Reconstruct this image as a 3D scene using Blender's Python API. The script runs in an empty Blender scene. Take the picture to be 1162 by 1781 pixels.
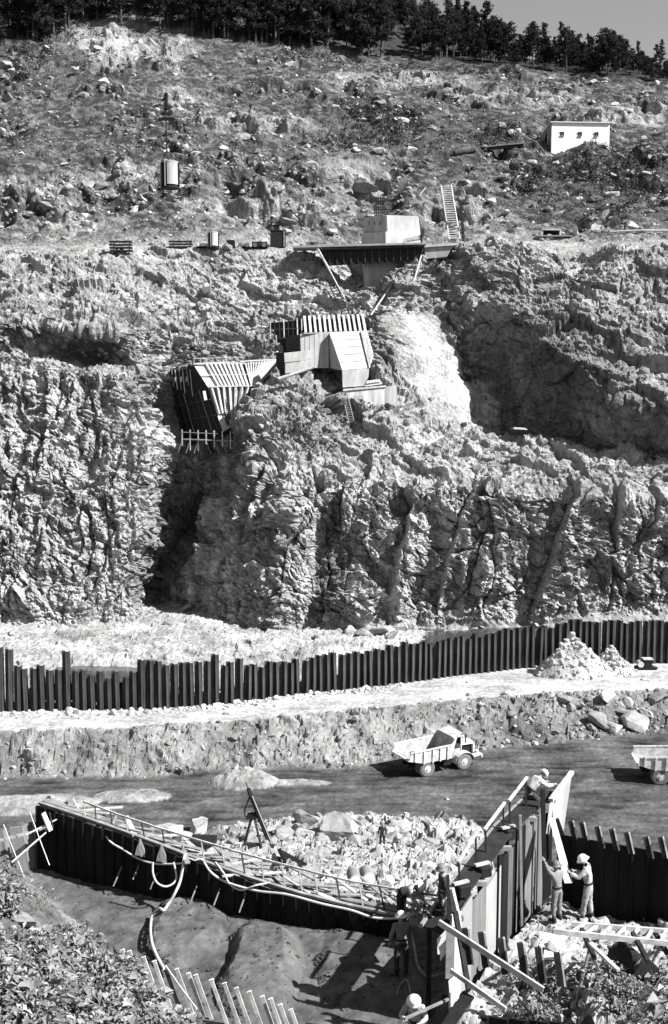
import bpy, bmesh, math, random
import numpy as np
from mathutils import Vector, Matrix
from mathutils.bvhtree import BVHTree
R = math.radians
rng = np.random.default_rng(7)
random.seed(7)
scene = bpy.context.scene
COL = scene.collection

# ------------------------------------------------------------------ camera, sky, sun, exposure
CAMZ = 36.0; PITCH = R(6.6); FPX = 1900.0; CX, CY = 581.0, 890.5
cam_data = bpy.data.cameras.new('camera')
cam_data.sensor_fit = 'HORIZONTAL'; cam_data.sensor_width = 36.0
cam_data.lens = 36.0 * FPX / 1162.0
cam_data.clip_start = 0.5; cam_data.clip_end = 4000.0
cam = bpy.data.objects.new('camera', cam_data); COL.objects.link(cam)
cam.location = (0, 0, CAMZ); cam.rotation_euler = (R(90) - PITCH, 0, 0)
scene.camera = cam

SUN_EL, SUN_AZ = R(44.5), R(22)          # azimuth: from the right, a little towards the camera
world = bpy.data.worlds.new('World'); scene.world = world; world.use_nodes = True
wn = world.node_tree.nodes; wl = world.node_tree.links; wn.clear()
sky = wn.new('ShaderNodeTexSky'); sky.sky_type = 'NISHITA'; sky.sun_disc = False
sky.air_density = 1.6; sky.dust_density = 0.0; sky.sun_elevation = SUN_EL; sky.sun_rotation = math.pi / 2 + SUN_AZ
grey = wn.new('ShaderNodeRGBToBW')          # panchromatic film sees luminance
bg = wn.new('ShaderNodeBackground'); bg.inputs['Strength'].default_value = 0.05
wo = wn.new('ShaderNodeOutputWorld')
wl.new(sky.outputs[0], grey.inputs[0]); wl.new(grey.outputs[0], bg.inputs['Color']); wl.new(bg.outputs[0], wo.inputs['Surface'])
sd = bpy.data.lights.new('sun', 'SUN'); sd.energy = 5.0; sd.angle = R(0.53); sd.color = (1, 0.995, 0.985)
sun = bpy.data.objects.new('sun', sd); COL.objects.link(sun)
SDIR = Vector((math.cos(SUN_EL) * math.cos(SUN_AZ), -math.cos(SUN_EL) * math.sin(SUN_AZ), math.sin(SUN_EL)))
sun.rotation_euler = SDIR.to_track_quat('Z', 'Y').to_euler(); sun.location = (80, -30, 150)
vs = scene.view_settings
vs.view_transform = 'Standard'; vs.look = 'None'; vs.gamma = 1.0; vs.exposure = 1.08; vs.use_curve_mapping = False
scene.cycles.max_bounces = 4; scene.cycles.diffuse_bounces = 1; scene.cycles.glossy_bounces = 2

# ------------------------------------------------------------------ pixel <-> place helpers
CP, SP = math.cos(PITCH), math.sin(PITCH)
def ray(px, py):
    xc = (px - CX) / FPX; yc = (CY - py) / FPX
    return Vector((xc, CP + yc * SP, -SP + yc * CP))
def at(px, py, Y):
    d = ray(px, py); return Vector((0, 0, CAMZ)) + d * (Y / d.y)
def gz(px, py, z):
    d = ray(px, py); return Vector((0, 0, CAMZ)) + d * ((z - CAMZ) / d.z)
def at_np(px, py, Y):
    xc = (px - CX) / FPX; yc = (CY - py) / FPX
    dy = CP + yc * SP; t = Y / dy
    return np.stack([xc * t, Y + 0 * t, CAMZ + (-SP + yc * CP) * t], -1)
def xcol(px, Y, z):                     # X of image column px at depth Y and height z
    d = Y * CP - (z - CAMZ) * SP
    return (px - CX) / FPX * d
def proj(P):
    P = np.asarray(P, float); dz = P[..., 2] - CAMZ
    d = P[..., 1] * CP - dz * SP
    return CX + FPX * P[..., 0] / d, CY - FPX * (P[..., 1] * SP + dz * CP) / d
def pxm(P):                             # photo pixels per metre at a place
    return FPX / (P[1] * CP - (P[2] - CAMZ) * SP)
def lerp(a, b, t): return a + (b - a) * t
def smooth(a, b, x):
    t = np.clip((x - a) / (b - a), 0, 1); return t * t * (3 - 2 * t)

# ------------------------------------------------------------------ numpy noise
def _hash(ix, iy, iz, seed):
    h = (ix.astype(np.uint32) * np.uint32(374761393)) ^ (iy.astype(np.uint32) * np.uint32(668265263)) ^ (iz.astype(np.uint32) * np.uint32(2147483647 & 0x7feb352d)) ^ np.uint32((seed * 2654435761) & 0xffffffff)
    h ^= h >> np.uint32(15); h *= np.uint32(0x2c1b3c6d); h ^= h >> np.uint32(12); h *= np.uint32(0x297a2d39); h ^= h >> np.uint32(15)
    return h
def gnoise(x, y, z, seed=0):
    x = np.asarray(x, np.float32); y = np.asarray(y, np.float32); z = np.asarray(z, np.float32)
    fx, fy, fz = np.floor(x), np.floor(y), np.floor(z)
    ix, iy, iz = fx.astype(np.int32), fy.astype(np.int32), fz.astype(np.int32)
    x, y, z = x - fx, y - fy, z - fz
    u = x * x * x * (x * (x * 6 - 15) + 10); v = y * y * y * (y * (y * 6 - 15) + 10); w = z * z * z * (z * (z * 6 - 15) + 10)
    out = 0
    for dx in (0, 1):
        wx = u if dx else 1 - u
        for dy in (0, 1):
            wy = v if dy else 1 - v
            for dz in (0, 1):
                wz = w if dz else 1 - w
                h = _hash(ix + dx, iy + dy, iz + dz, seed)
                g = (((h & np.uint32(1023)).astype(np.float32) / 511.5 - 1) * (x - dx)
                     + (((h >> np.uint32(10)) & np.uint32(1023)).astype(np.float32) / 511.5 - 1) * (y - dy)
                     + (((h >> np.uint32(20)) & np.uint32(1023)).astype(np.float32) / 511.5 - 1) * (z - dz))
                out = out + g * wx * wy * wz
    return out * 1.3
def fbm(P, scale, octv=4, gain=0.5, seed=0, ridged=False):
    x, y, z = P[..., 0] / scale, P[..., 1] / scale, P[..., 2] / scale
    s = 0; a = 1.0
    for o in range(octv):
        n = gnoise(x, y, z, seed + o * 13)
        if ridged: n = 0.5 - 2 * np.abs(n)
        s = s + a * n; a *= gain
        x, y, z = 1.97 * (x * 0.8 - y * 0.6) + 3.1, 1.97 * (x * 0.6 + y * 0.8) + 1.7, 1.97 * z + 5.3
    return s
def facet(P, cell, seed=0, tilt=1.0):
    """angular blocks: each Worley cell is a tilted plane; returns (height, edge distance, cell random)"""
    Q = (P / cell).astype(np.float32); F = np.floor(Q).astype(np.int32)
    sh = Q.shape[:-1]
    best = np.full(sh, 9.0, np.float32); sec = np.full(sh, 9.0, np.float32)
    val = np.zeros(sh, np.float32); rnd = np.zeros(sh, np.float32)
    for a in (-1, 0, 1):
        for b in (-1, 0, 1):
            for c in (-1, 0, 1):
                i, j, k = F[..., 0] + a, F[..., 1] + b, F[..., 2] + c
                h = _hash(i, j, k, seed)
                dx = Q[..., 0] - (i + (h & np.uint32(1023)).astype(np.float32) / 1023)
                dy = Q[..., 1] - (j + ((h >> np.uint32(10)) & np.uint32(1023)).astype(np.float32) / 1023)
                dz = Q[..., 2] - (k + ((h >> np.uint32(20)) & np.uint32(1023)).astype(np.float32) / 1023)
                d = dx * dx + dy * dy + dz * dz
                h2 = _hash(i, j, k, seed + 101)
                v = (tilt * (((h2 & np.uint32(1023)).astype(np.float32) / 511.5 - 1) * dx + (((h2 >> np.uint32(10)) & np.uint32(1023)).astype(np.float32) / 511.5 - 1) * dz)
                     + ((h2 >> np.uint32(20)) & np.uint32(1023)).astype(np.float32) / 1023 - 0.5)
                m = d < best
                sec = np.where(m, best, np.minimum(sec, d))
                val = np.where(m, v, val); rnd = np.where(m, (h2 & np.uint32(1023)).astype(np.float32) / 1023, rnd)
                best = np.where(m, d, best)
    return val, np.sqrt(sec) - np.sqrt(best), rnd

# ------------------------------------------------------------------ materials (all neutral: the photograph is black and white)
MATS = {}
def _nodes(name):
    m = bpy.data.materials.new(name); m.use_nodes = True
    nt = m.node_tree; nt.nodes.clear()
    out = nt.nodes.new('ShaderNodeOutputMaterial'); b = nt.nodes.new('ShaderNodeBsdfPrincipled')
    nt.links.new(b.outputs[0], out.inputs['Surface'])
    b.inputs['Specular IOR Level'].default_value = 0.2
    MATS[name] = m
    return m, nt, b
def _noise(nt, scale, detail=4, rough=0.6, vec=None):
    n = nt.nodes.new('ShaderNodeTexNoise'); n.inputs['Scale'].default_value = scale; n.inputs['Detail'].default_value = detail; n.inputs['Roughness'].default_value = rough
    if vec is not None: nt.links.new(vec, n.inputs['Vector'])
    return n
def _coord(nt, which='Object'):
    return nt.nodes.new('ShaderNodeTexCoord').outputs[which]
def _ramp(nt, src, stops):
    r = nt.nodes.new('ShaderNodeValToRGB'); cr = r.color_ramp
    while len(cr.elements) < len(stops): cr.elements.new(0.5)
    for e, (p, v) in zip(cr.elements, stops): e.position = p; e.color = (v, v, v, 1)
    nt.links.new(src, r.inputs[0]); return r.outputs[0]
def _mul(nt, a, b):
    m = nt.nodes.new('ShaderNodeMix'); m.data_type = 'RGBA'; m.blend_type = 'MULTIPLY'; m.inputs[0].default_value = 1
    nt.links.new(a, m.inputs[6]); nt.links.new(b, m.inputs[7]); return m.outputs[2]
def terrain_mat(name, s1=0.35, s2=2.2, lo=0.55, hi=1.3, bump=0.5, bdist=0.25, rough=0.95, spec=0.1, streak=0.0, chip=0.0):
    m, nt, b = _nodes(name)
    co = _coord(nt)
    at_ = nt.nodes.new('ShaderNodeAttribute'); at_.attribute_name = 'tone'
    a = _ramp(nt, _noise(nt, s1, 6, 0.65, co).outputs[0], [(0.3, lo), (0.7, hi)])
    c = _ramp(nt, _noise(nt, s2, 6, 0.7, co).outputs[0], [(0.28, lo), (0.72, hi)])
    col = _mul(nt, _mul(nt, at_.outputs['Color'], a), c)
    if streak > 0:
        mp = nt.nodes.new('ShaderNodeMapping'); mp.inputs['Scale'].default_value = (0.6, 0.6, 0.05); nt.links.new(co, mp.inputs[0])
        st = _ramp(nt, _noise(nt, 1.0, 5, 0.6, mp.outputs[0]).outputs[0], [(0.35, 1 - streak), (0.6, 1.08)])
        col = _mul(nt, col, st)
    nt.links.new(col, b.inputs['Base Color'])
    b.inputs['Roughness'].default_value = rough; b.inputs['Specular IOR Level'].default_value = spec
    bp = nt.nodes.new('ShaderNodeBump'); bp.inputs['Strength'].default_value = bump; bp.inputs['Distance'].default_value = bdist
    nb = _noise(nt, 1.6, 9, 0.72, co); nt.links.new(nb.outputs[0], bp.inputs['Height'])
    if chip > 0:                       # small angular chips on top of the rough grain
        mp2 = nt.nodes.new('ShaderNodeMapping'); mp2.inputs['Rotation'].default_value = (0, 0.42, 0); mp2.inputs['Scale'].default_value = (1.15, 1.0, 0.9); nt.links.new(co, mp2.inputs[0])
        wv = nt.nodes.new('ShaderNodeMix'); wv.data_type = 'RGBA'; wv.blend_type = 'LINEAR_LIGHT'; wv.inputs[0].default_value = 0.25
        nt.links.new(mp2.outputs[0], wv.inputs[6]); nt.links.new(_noise(nt, 1.3, 4, 0.6, co).outputs['Color'], wv.inputs[7])
        vo = nt.nodes.new('ShaderNodeTexVoronoi'); vo.inputs['Scale'].default_value = 1.7; vo.feature = 'F1'; nt.links.new(wv.outputs[2], vo.inputs['Vector'])
        bp2 = nt.nodes.new('ShaderNodeBump'); bp2.inputs['Strength'].default_value = chip; bp2.inputs['Distance'].default_value = 0.35; bp2.invert = True
        nt.links.new(vo.outputs['Distance'], bp2.inputs['Height']); nt.links.new(bp.outputs[0], bp2.inputs['Normal']); nt.links.new(bp2.outputs[0], b.inputs['Normal'])
        sc_ = nt.nodes.new('ShaderNodeSeparateColor'); nt.links.new(vo.outputs['Color'], sc_.inputs[0])
        nt.links.new(_mul(nt, col, _ramp(nt, sc_.outputs[0], [(0.0, 0.86), (1.0, 1.14)])), b.inputs['Base Color'])
    else: nt.links.new(bp.outputs[0], b.inputs['Normal'])
    return m
def plain_mat(name, v, var=0.25, scale=2.0, rough=0.8, spec=0.2, metal=0.0, bump=0.0, stretch=None, bdist=0.02, coord='Object', leaf=False):
    m, nt, b = _nodes(name)
    co = _coord(nt, coord)
    if stretch:
        mp = nt.nodes.new('ShaderNodeMapping'); mp.inputs['Scale'].default_value = stretch; nt.links.new(co, mp.inputs[0]); co = mp.outputs[0]
    n = _noise(nt, scale, 6, 0.65, co)
    col = _ramp(nt, n.outputs[0], [(0.3, v * (1 - var)), (0.7, min(0.95, v * (1 + var)))])
    oi = nt.nodes.new('ShaderNodeObjectInfo')
    rr = _ramp(nt, oi.outputs['Random'], [(0.0, 0.85), (1.0, 1.12)])
    nt.links.new(_mul(nt, col, rr), b.inputs['Base Color'])
    b.inputs['Roughness'].default_value = rough; b.inputs['Specular IOR Level'].default_value = spec; b.inputs['Metallic'].default_value = metal
    if bump:
        bp = nt.nodes.new('ShaderNodeBump'); bp.inputs['Strength'].default_value = bump; bp.inputs['Distance'].default_value = bdist
        nt.links.new(n.outputs[0], bp.inputs['Height']); nt.links.new(bp.outputs[0], b.inputs['Normal'])
    if leaf:
        tr = nt.nodes.new('ShaderNodeBsdfTranslucent'); mx = nt.nodes.new('ShaderNodeMixShader'); mx.inputs[0].default_value = 0.25
        nt.links.new(_mul(nt, col, rr), tr.inputs[0])
        out = [x for x in nt.nodes if x.type == 'OUTPUT_MATERIAL'][0]
        nt.links.new(b.outputs[0], mx.inputs[1]); nt.links.new(tr.outputs[0], mx.inputs[2]); nt.links.new(mx.outputs[0], out.inputs['Surface'])
    return m
terrain_mat('rock', lo=0.72, hi=1.22, streak=0.35, bump=0.9, bdist=0.45, chip=0.6)
terrain_mat('dirt', s1=0.25, s2=1.6, lo=0.6, hi=1.3, bump=0.6, bdist=0.2, chip=0.25)
terrain_mat('fill', s1=0.5, s2=5, lo=0.7, hi=1.25, bump=0.5, bdist=0.05, rough=0.8)
plain_mat('stone_pale', 0.36, 0.3, 1.5, 0.95, 0.1, bump=0.5, bdist=0.1)
plain_mat('stone_mid', 0.22, 0.35, 1.5, 0.95, 0.1, bump=0.5, bdist=0.1)
plain_mat('stone_dark', 0.17, 0.35, 1.5, 0.95, 0.1, bump=0.5, bdist=0.1)
plain_mat('gravel_dark', 0.07, 0.6, 6, 0.95, 0.1)
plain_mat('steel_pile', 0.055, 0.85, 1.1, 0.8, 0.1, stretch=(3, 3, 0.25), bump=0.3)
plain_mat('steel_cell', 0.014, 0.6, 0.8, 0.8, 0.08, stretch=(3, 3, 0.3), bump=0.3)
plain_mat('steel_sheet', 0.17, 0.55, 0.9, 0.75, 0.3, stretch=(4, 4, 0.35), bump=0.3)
plain_mat('steel_dark', 0.022, 0.4, 2, 0.7, 0.12)
plain_mat('concrete', 0.46, 0.26, 0.9, 0.9, 0.1, bump=0.3, stretch=(1, 1, 0.35))
plain_mat('concrete_grey', 0.36, 0.28, 0.7, 0.9, 0.1, stretch=(1.2, 1.2, 0.25), bump=0.3)
plain_mat('concrete_stained', 0.42, 0.62, 0.75, 0.9, 0.1, stretch=(1.1, 1.1, 0.06), bump=0.3)
plain_mat('wood_pale', 0.46, 0.45, 3, 0.85, 0.1, stretch=(1, 1, 1))
plain_mat('wood_mid', 0.24, 0.35, 3, 0.85, 0.1)
plain_mat('wood_dark', 0.03, 0.4, 3, 0.85, 0.1)
plain_mat('white_paint', 0.8, 0.08, 1, 0.7, 0.2)
plain_mat('truck_paint', 0.52, 0.45, 2.2, 0.6, 0.3, bump=0.1)
plain_mat('truck_bed', 0.33, 0.5, 2.6, 0.7, 0.3)
plain_mat('tyre', 0.16, 0.35, 4, 0.95, 0.1)
plain_mat('rim', 0.5, 0.2, 4, 0.7, 0.3)
plain_mat('black', 0.02, 0.3, 2, 0.8, 0.1)
plain_mat('glass_dark', 0.02, 0.1, 1, 0.15, 0.5)
plain_mat('rope', 0.6, 0.2, 3, 0.9, 0.1)
plain_mat('pine', 0.035, 0.5, 0.6, 0.95, 0.05, leaf=True)
plain_mat('bark', 0.08, 0.4, 2, 0.95, 0.05)
plain_mat('scrub', 0.06, 0.5, 0.4, 0.95, 0.05)
plain_mat('leaf', 0.21, 0.75, 2.5, 0.5, 0.35)
plain_mat('skin', 0.3, 0.1, 4, 0.7, 0.2)
plain_mat('cloth_white', 0.6, 0.25, 5, 0.9, 0.05, bump=0.4)
plain_mat('cloth_grey', 0.22, 0.2, 5, 0.9, 0.05, bump=0.4)
plain_mat('cloth_dark', 0.05, 0.3, 5, 0.9, 0.05, bump=0.4)
plain_mat('cloth_pale', 0.38, 0.3, 5, 0.9, 0.05, bump=0.4)
plain_mat('hat', 0.8, 0.06, 3, 0.5, 0.3)
plain_mat('hat_grey', 0.16, 0.1, 3, 0.5, 0.3)
m, nt, b = _nodes('water'); b.inputs['Base Color'].default_value = (0.05, 0.05, 0.05, 1); b.inputs['Roughness'].default_value = 0.12; b.inputs['Specular IOR Level'].default_value = 0.5

# ------------------------------------------------------------------ mesh helpers
def props(o, label=None, cat=None, group=None, kind=None):
    if label: o['label'] = label
    if cat: o['category'] = cat
    if group: o['group'] = group
    if kind: o['kind'] = kind
    return o
def link(name, me, parent=None, loc=None, rot=None):
    o = bpy.data.objects.new(name, me); COL.objects.link(o)
    if parent is not None: o.parent = parent
    if loc is not None: o.location = loc
    if rot is not None: o.rotation_euler = rot
    return o
def thing(name, label, cat, loc=(0, 0, 0), rz=0.0, group=None):
    o = bpy.data.objects.new(name, None); COL.objects.link(o); o.empty_display_size = 0.2
    o.location = loc; o.rotation_euler = (0, 0, rz)
    return props(o, label, cat, group)
def copy_tree(o, parent=None):
    c = o.copy(); COL.objects.link(c); c.parent = parent
    for ch in list(o.children): copy_tree(ch, c)
    return c
class MB:
    """collects simple solids in world or local coordinates, then becomes ONE mesh object"""
    def __init__(s): s.v = []; s.f = []
    def add(s, vs_, fs):
        n = len(s.v); s.v += [tuple(p) for p in vs_]; s.f += [tuple(i + n for i in f) for f in fs]; return s
    def hexa(s, p):      # 8 points: bottom 4 (ccw), top 4
        return s.add(p, [(3, 2, 1, 0), (4, 5, 6, 7), (0, 1, 5, 4), (1, 2, 6, 5), (2, 3, 7, 6), (3, 0, 4, 7)])
    def box(s, c, size, rz=0.0, M=None):
        x, y, z = size[0] / 2, size[1] / 2, size[2] / 2
        pts = [Vector((a * x, b_ * y, c_ * z)) for c_ in (-1, 1) for a, b_ in ((-1, -1), (1, -1), (1, 1), (-1, 1))]
        M = M or Matrix.Rotation(rz, 3, 'Z')
        return s.hexa([M @ p + Vector(c) for p in pts])
    def bar(s, a, b, w, h=None, up=(0, 0, 1), w2=None):
        a, b = Vector(a), Vector(b); h = h or w; d = (b - a).normalized(); up = Vector(up)
        if abs(d.dot(up)) > 0.98: up = Vector((0, 1, 0))
        r = d.cross(up).normalized(); u = r.cross(d).normalized(); k = 1 if w2 is None else w2 / w
        pts = [a + r * w / 2 * i + u * h / 2 * j for i, j in ((-1, -1), (1, -1), (1, 1), (-1, 1))] + [b + k * (r * w / 2 * i + u * h / 2 * j) for i, j in ((-1, -1), (1, -1), (1, 1), (-1, 1))]
        return s.hexa(pts)
    def tube(s, pts, rad, seg=8, caps=True):
        pts = [Vector(p) for p in pts]; n = len(pts); base = len(s.v)
        rads = rad if isinstance(rad, (list, tuple)) else [rad] * n
        prev = None
        for i, p in enumerate(pts):
            d = (pts[min(i + 1, n - 1)] - pts[max(i - 1, 0)]).normalized()
            if prev is None:
                r = d.orthogonal().normalized()
            else:
                r = (prev - d * prev.dot(d)); r = r.normalized() if r.length > 1e-6 else d.orthogonal().normalized()
            prev = r; u = d.cross(r)
            for k in range(seg):
                a = 2 * math.pi * k / seg; s.v.append(tuple(p + (r * math.cos(a) + u * math.sin(a)) * rads[i]))
        for i in range(n - 1):
            for k in range(seg):
                a, b_ = base + i * seg + k, base + i * seg + (k + 1) % seg
                s.f.append((a, b_, b_ + seg, a + seg))
        if caps:
            s.f.append(tuple(base + k for k in reversed(range(seg)))); s.f.append(tuple(base + (n - 1) * seg + k for k in range(seg)))
        return s
    def prism(s, poly, vec):
        poly = [Vector(p) for p in poly]; vec = Vector(vec); n = len(poly)
        return s.add(poly + [p + vec for p in poly], [tuple(range(n)), tuple(reversed(range(n, 2 * n)))] + [(i, i + n, (i + 1) % n + n, (i + 1) % n) for i in range(n)])
    def lathe(s, prof, seg=16, c=(0, 0, 0)):
        base = len(s.v); c = Vector(c)
        for r, z in prof:
            for k in range(seg):
                a = 2 * math.pi * k / seg; s.v.append((c.x + r * math.cos(a), c.y + r * math.sin(a), c.z + z))
        for i in range(len(prof) - 1):
            for k in range(seg):
                a, b_ = base + i * seg + k, base + i * seg + (k + 1) % seg
                s.f.append((a, b_, b_ + seg, a + seg))
        s.f.append(tuple(base + k for k in reversed(range(seg)))); s.f.append(tuple(base + (len(prof) - 1) * seg + k for k in range(seg)))
        return s
    def mesh(s, name, mat, smooth_=False, bevel=0.0, off=None):
        me = bpy.data.meshes.new(name)
        v = s.v if off is None else [tuple(Vector(p) - Vector(off)) for p in s.v]
        bm = bmesh.new()
        bv = [bm.verts.new(p) for p in v]
        for f in s.f:
            try: bm.faces.new([bv[i] for i in f])
            except ValueError: pass
        bmesh.ops.recalc_face_normals(bm, faces=bm.faces[:])
        if bevel > 0: bmesh.ops.bevel(bm, geom=bm.edges[:], offset=bevel, segments=1, affect='EDGES', clamp_overlap=True)
        for f in bm.faces: f.smooth = smooth_
        bm.to_mesh(me); bm.free()
        me.materials.append(MATS[mat]); return me
    def build(s, name, mat, parent=None, off=None, **k):
        if parent is not None and off is None: off = parent.get('_o', None)
        return link(name, s.mesh(name, mat, off=off, **k), parent)
def root(name, label, cat, loc, group=None):
    """a thing whose parts are given in world coordinates"""
    o = thing(name, label, cat, loc, 0, group); ORG[o.name] = Vector(loc); return o
ORG = {}
def part(mb, name, mat, parent, **k):
    off = ORG.get(parent.name)
    if off is None and parent.parent is not None: off = ORG.get(parent.parent.name)
    o = link(name, mb.mesh(name, mat, off=off, **k), parent)
    return o
def solo(mb, name, mat, label, cat, group=None, kind=None, base=None, **k):
    """a one-mesh thing given in world coordinates, its origin at its base"""
    v = np.array(mb.v); o0 = Vector((v[:, 0].mean(), v[:, 1].mean(), v[:, 2].min())) if base is None else Vector(base)
    o = link(name, mb.mesh(name, mat, off=o0, **k), None, o0)
    return props(o, label, cat, group, kind)
def grid_mesh(name, P, mat, tone=None, smooth_=False):
    rr, cc = P.shape[:2]
    me = bpy.data.meshes.new(name)
    idx = np.arange(rr * cc, dtype=np.int32).reshape(rr, cc)
    q = np.stack([idx[:-1, :-1], idx[:-1, 1:], idx[1:, 1:], idx[1:, :-1]], -1).reshape(-1, 4)
    me.vertices.add(rr * cc); me.vertices.foreach_set('co', P.reshape(-1).astype(np.float32))
    me.loops.add(q.size); me.loops.foreach_set('vertex_index', q.reshape(-1))
    me.polygons.add(len(q)); me.polygons.foreach_set('loop_start', np.arange(0, q.size, 4, dtype=np.int32))
    if tone is not None:
        a = me.attributes.new('tone', 'FLOAT', 'POINT'); a.data.foreach_set('value', tone.reshape(-1).astype(np.float32))
    me.update(calc_edges=True)
    if not smooth_: me.shade_flat()
    me.materials.append(MATS[mat])
    return me
def soup(name, V, F, mat):
    """many small triangles/quads (one face size) as one mesh"""
    me = bpy.data.meshes.new(name); k = F.shape[1]
    me.vertices.add(len(V)); me.vertices.foreach_set('co', V.reshape(-1).astype(np.float32))
    me.loops.add(F.size); me.loops.foreach_set('vertex_index', F.reshape(-1).astype(np.int32))
    me.polygons.add(len(F)); me.polygons.foreach_set('loop_start', np.arange(0, F.size, k, dtype=np.int32))
    me.update(calc_edges=True); me.shade_flat(); me.materials.append(MATS[mat]); return me
def interp_cols(px, xs, ys): return np.interp(px, xs, ys)
# ================================================================== THE SETTING
# ---- hillside: profiles (picture row, distance) for picture columns, from the cliff foot to beyond the crest
LV = 'ABCDEFGHIJKM'
COLS = {
 -260: [(1090,133),(640,147),(625,149),(600,152),(560,155),(437,172),(428,177),(300,206),(160,248),(75,285),(-250,390),(-300,470)],
    0: [(1092,133),(642,146),(628,148),(612,152),(560,152),(437,171),(428,176),(300,205),(160,246),(85,278),(-250,385),(-300,470)],
   90: [(1085,133),(642,145.5),(628,148),(614,152.5),(566,152),(437,171),(428,176),(300,205),(160,246),(62,282),(-250,385),(-300,470)],
  120: [(1084,133),(642,145.5),(632,148.5),(622,155),(572,151),(437,171),(428,176),(300,205),(155,247),(52,284),(-250,385),(-300,470)],
  180: [(1080,134),(650,145),(641,149),(634,158),(578,150),(436,171),(428,176),(300,205),(140,250),(38,288),(-250,385),(-300,470)],
  250: [(1076,135),(700,146),(660,150),(630,152),(575,155),(435,172),(427,177),(300,205),(150,247),(45,285),(-250,385),(-300,470)],
  300: [(1062,146),(790,153),(765,157),(700,159),(600,161),(434,173),(426,178),(300,205),(155,246),(55,283),(-250,385),(-300,470)],
  345: [(1072,143),(800,151),(772,157),(700,160),(600,162),(433,174),(426,178),(300,205),(160,246),(62,283),(-250,385),(-300,470)],
  395: [(1087,135),(800,145),(765,150),(705,157),(590,163),(433,174),(426,179),(300,206),(165,246),(68,283),(-250,385),(-300,470)],
  440: [(1090,133),(820,139),(692,148),(700,154),(590,163),(433,175),(426,180),(300,206),(165,246),(74,283),(-250,385),(-300,470)],
  500: [(1090,131),(850,136),(648,149.5),(655,155),(560,165),(437,175),(428,181),(300,206),(165,246),(82,283),(-230,380),(-280,460)],
  560: [(1088,131),(850,136),(655,151),(665,157),(550,167),(440,177),(430,183),(300,207),(165,246),(88,283),(-150,370),(-200,450)],
  610: [(1085,131),(845,136),(725,148),(700,155),(550,167),(478,179),(430,186),(300,208),(168,246),(94,283),(-80,360),(-130,440)],
  660: [(1085,131),(840,136),(722,148.5),(640,155),(530,164),(492,176),(430,187),(300,208),(170,246),(100,282),(-20,350),(-70,430)],
  715: [(1080,132),(842,137),(725,149.5),(620,157),(492,165),(455,172),(428,184),(300,207),(172,246),(106,280),(30,335),(0,420)],
  770: [(1085,132),(842,137),(735,151),(620,161),(520,169),(432,176),(424,184),(300,207),(174,246),(111,278),(62,320),(40,400)],
  830: [(1085,133),(850,137),(745,151),(742,157),(540,165),(426,172),(418,182),(300,207),(176,246),(116,276),(84,308),(80,390)],
  870: [(1080,133),(855,136),(758,150),(768,160),(522,161),(424,171),(417,181),(300,207),(178,246),(119,275),(94,302),(95,380)],
  930: [(1075,133),(858,136),(775,148),(792,157),(572,153),(425,168),(418,180),(300,207),(178,246),(124,273),(102,298),(110,370)],
 1000: [(1068,134),(862,135.5),(788,146),(804,153),(632,146.5),(425,165),(418,178),(300,207),(180,246),(130,271),(108,295),(115,370)],
 1070: [(1062,135),(868,136),(800,145),(818,151),(690,143),(424,162),(418,176),(300,206),(182,246),(135,268),(114,292),(122,370)],
 1162: [(1062,135),(872,136.5),(808,145),(822,150),(712,141),(424,160),(418,175),(300,206),(184,246),(140,265),(120,290),(128,370)],
 1430: [(1062,135),(880,137),(815,145),(822,150),(712,139),(424,158),(418,174),(300,205),(186,246),(145,262),(125,288),(130,370)],
}
SEG = [235, 95, 26, 125, 95, 16, 105, 95, 55, 40, 10]
NC = 820
pxs = np.linspace(-130, 1300, NC)
xs = np.array(sorted(COLS)); tab = np.array([COLS[x] for x in xs], float)       # (cols, levels, 2)
def cubic_cols(vals):
    # smooth (Catmull-Rom style, finite differences limited) interpolation across columns
    out = np.zeros((NC,) + vals.shape[1:])
    m = np.zeros_like(vals)
    h = np.diff(xs)
    dl = np.diff(vals, axis=0) / h.reshape(-1, *([1] * (vals.ndim - 1)))
    m[1:-1] = np.where(dl[:-1] * dl[1:] > 0, 2 * dl[:-1] * dl[1:] / (dl[:-1] + dl[1:] + 1e-12), 0); m[0] = dl[0]; m[-1] = dl[-1]
    k = np.clip(np.searchsorted(xs, pxs) - 1, 0, len(xs) - 2)
    t = ((pxs - xs[k]) / h[k]).reshape(-1, *([1] * (vals.ndim - 1))); hh = h[k].reshape(t.shape)
    return ((2 * t**3 - 3 * t**2 + 1) * vals[k] + (t**3 - 2 * t**2 + t) * hh * m[k] + (-2 * t**3 + 3 * t**2) * vals[k + 1] + (t**3 - t**2) * hh * m[k + 1])
cc_ = cubic_cols(tab)                                                            # (NC, levels, 2)
pxl = np.repeat(pxs[:, None], len(LV), 1)
pxl[:, 0] += -38 * np.exp(-((pxs - 320) / 75) ** 2); pxl[:, 1] += 22 * np.exp(-((pxs - 330) / 70) ** 2)      # the gully leans
pxl[:, 3] += 24 * np.exp(-((pxs - 800) / 50) ** 2); pxl[:, 4] -= 34 * np.exp(-((pxs - 800) / 60) ** 2)      # so does the edge of the pit
LP = at_np(pxl, cc_[..., 0], cc_[..., 1])          # level points (NC, L, 3)
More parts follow.
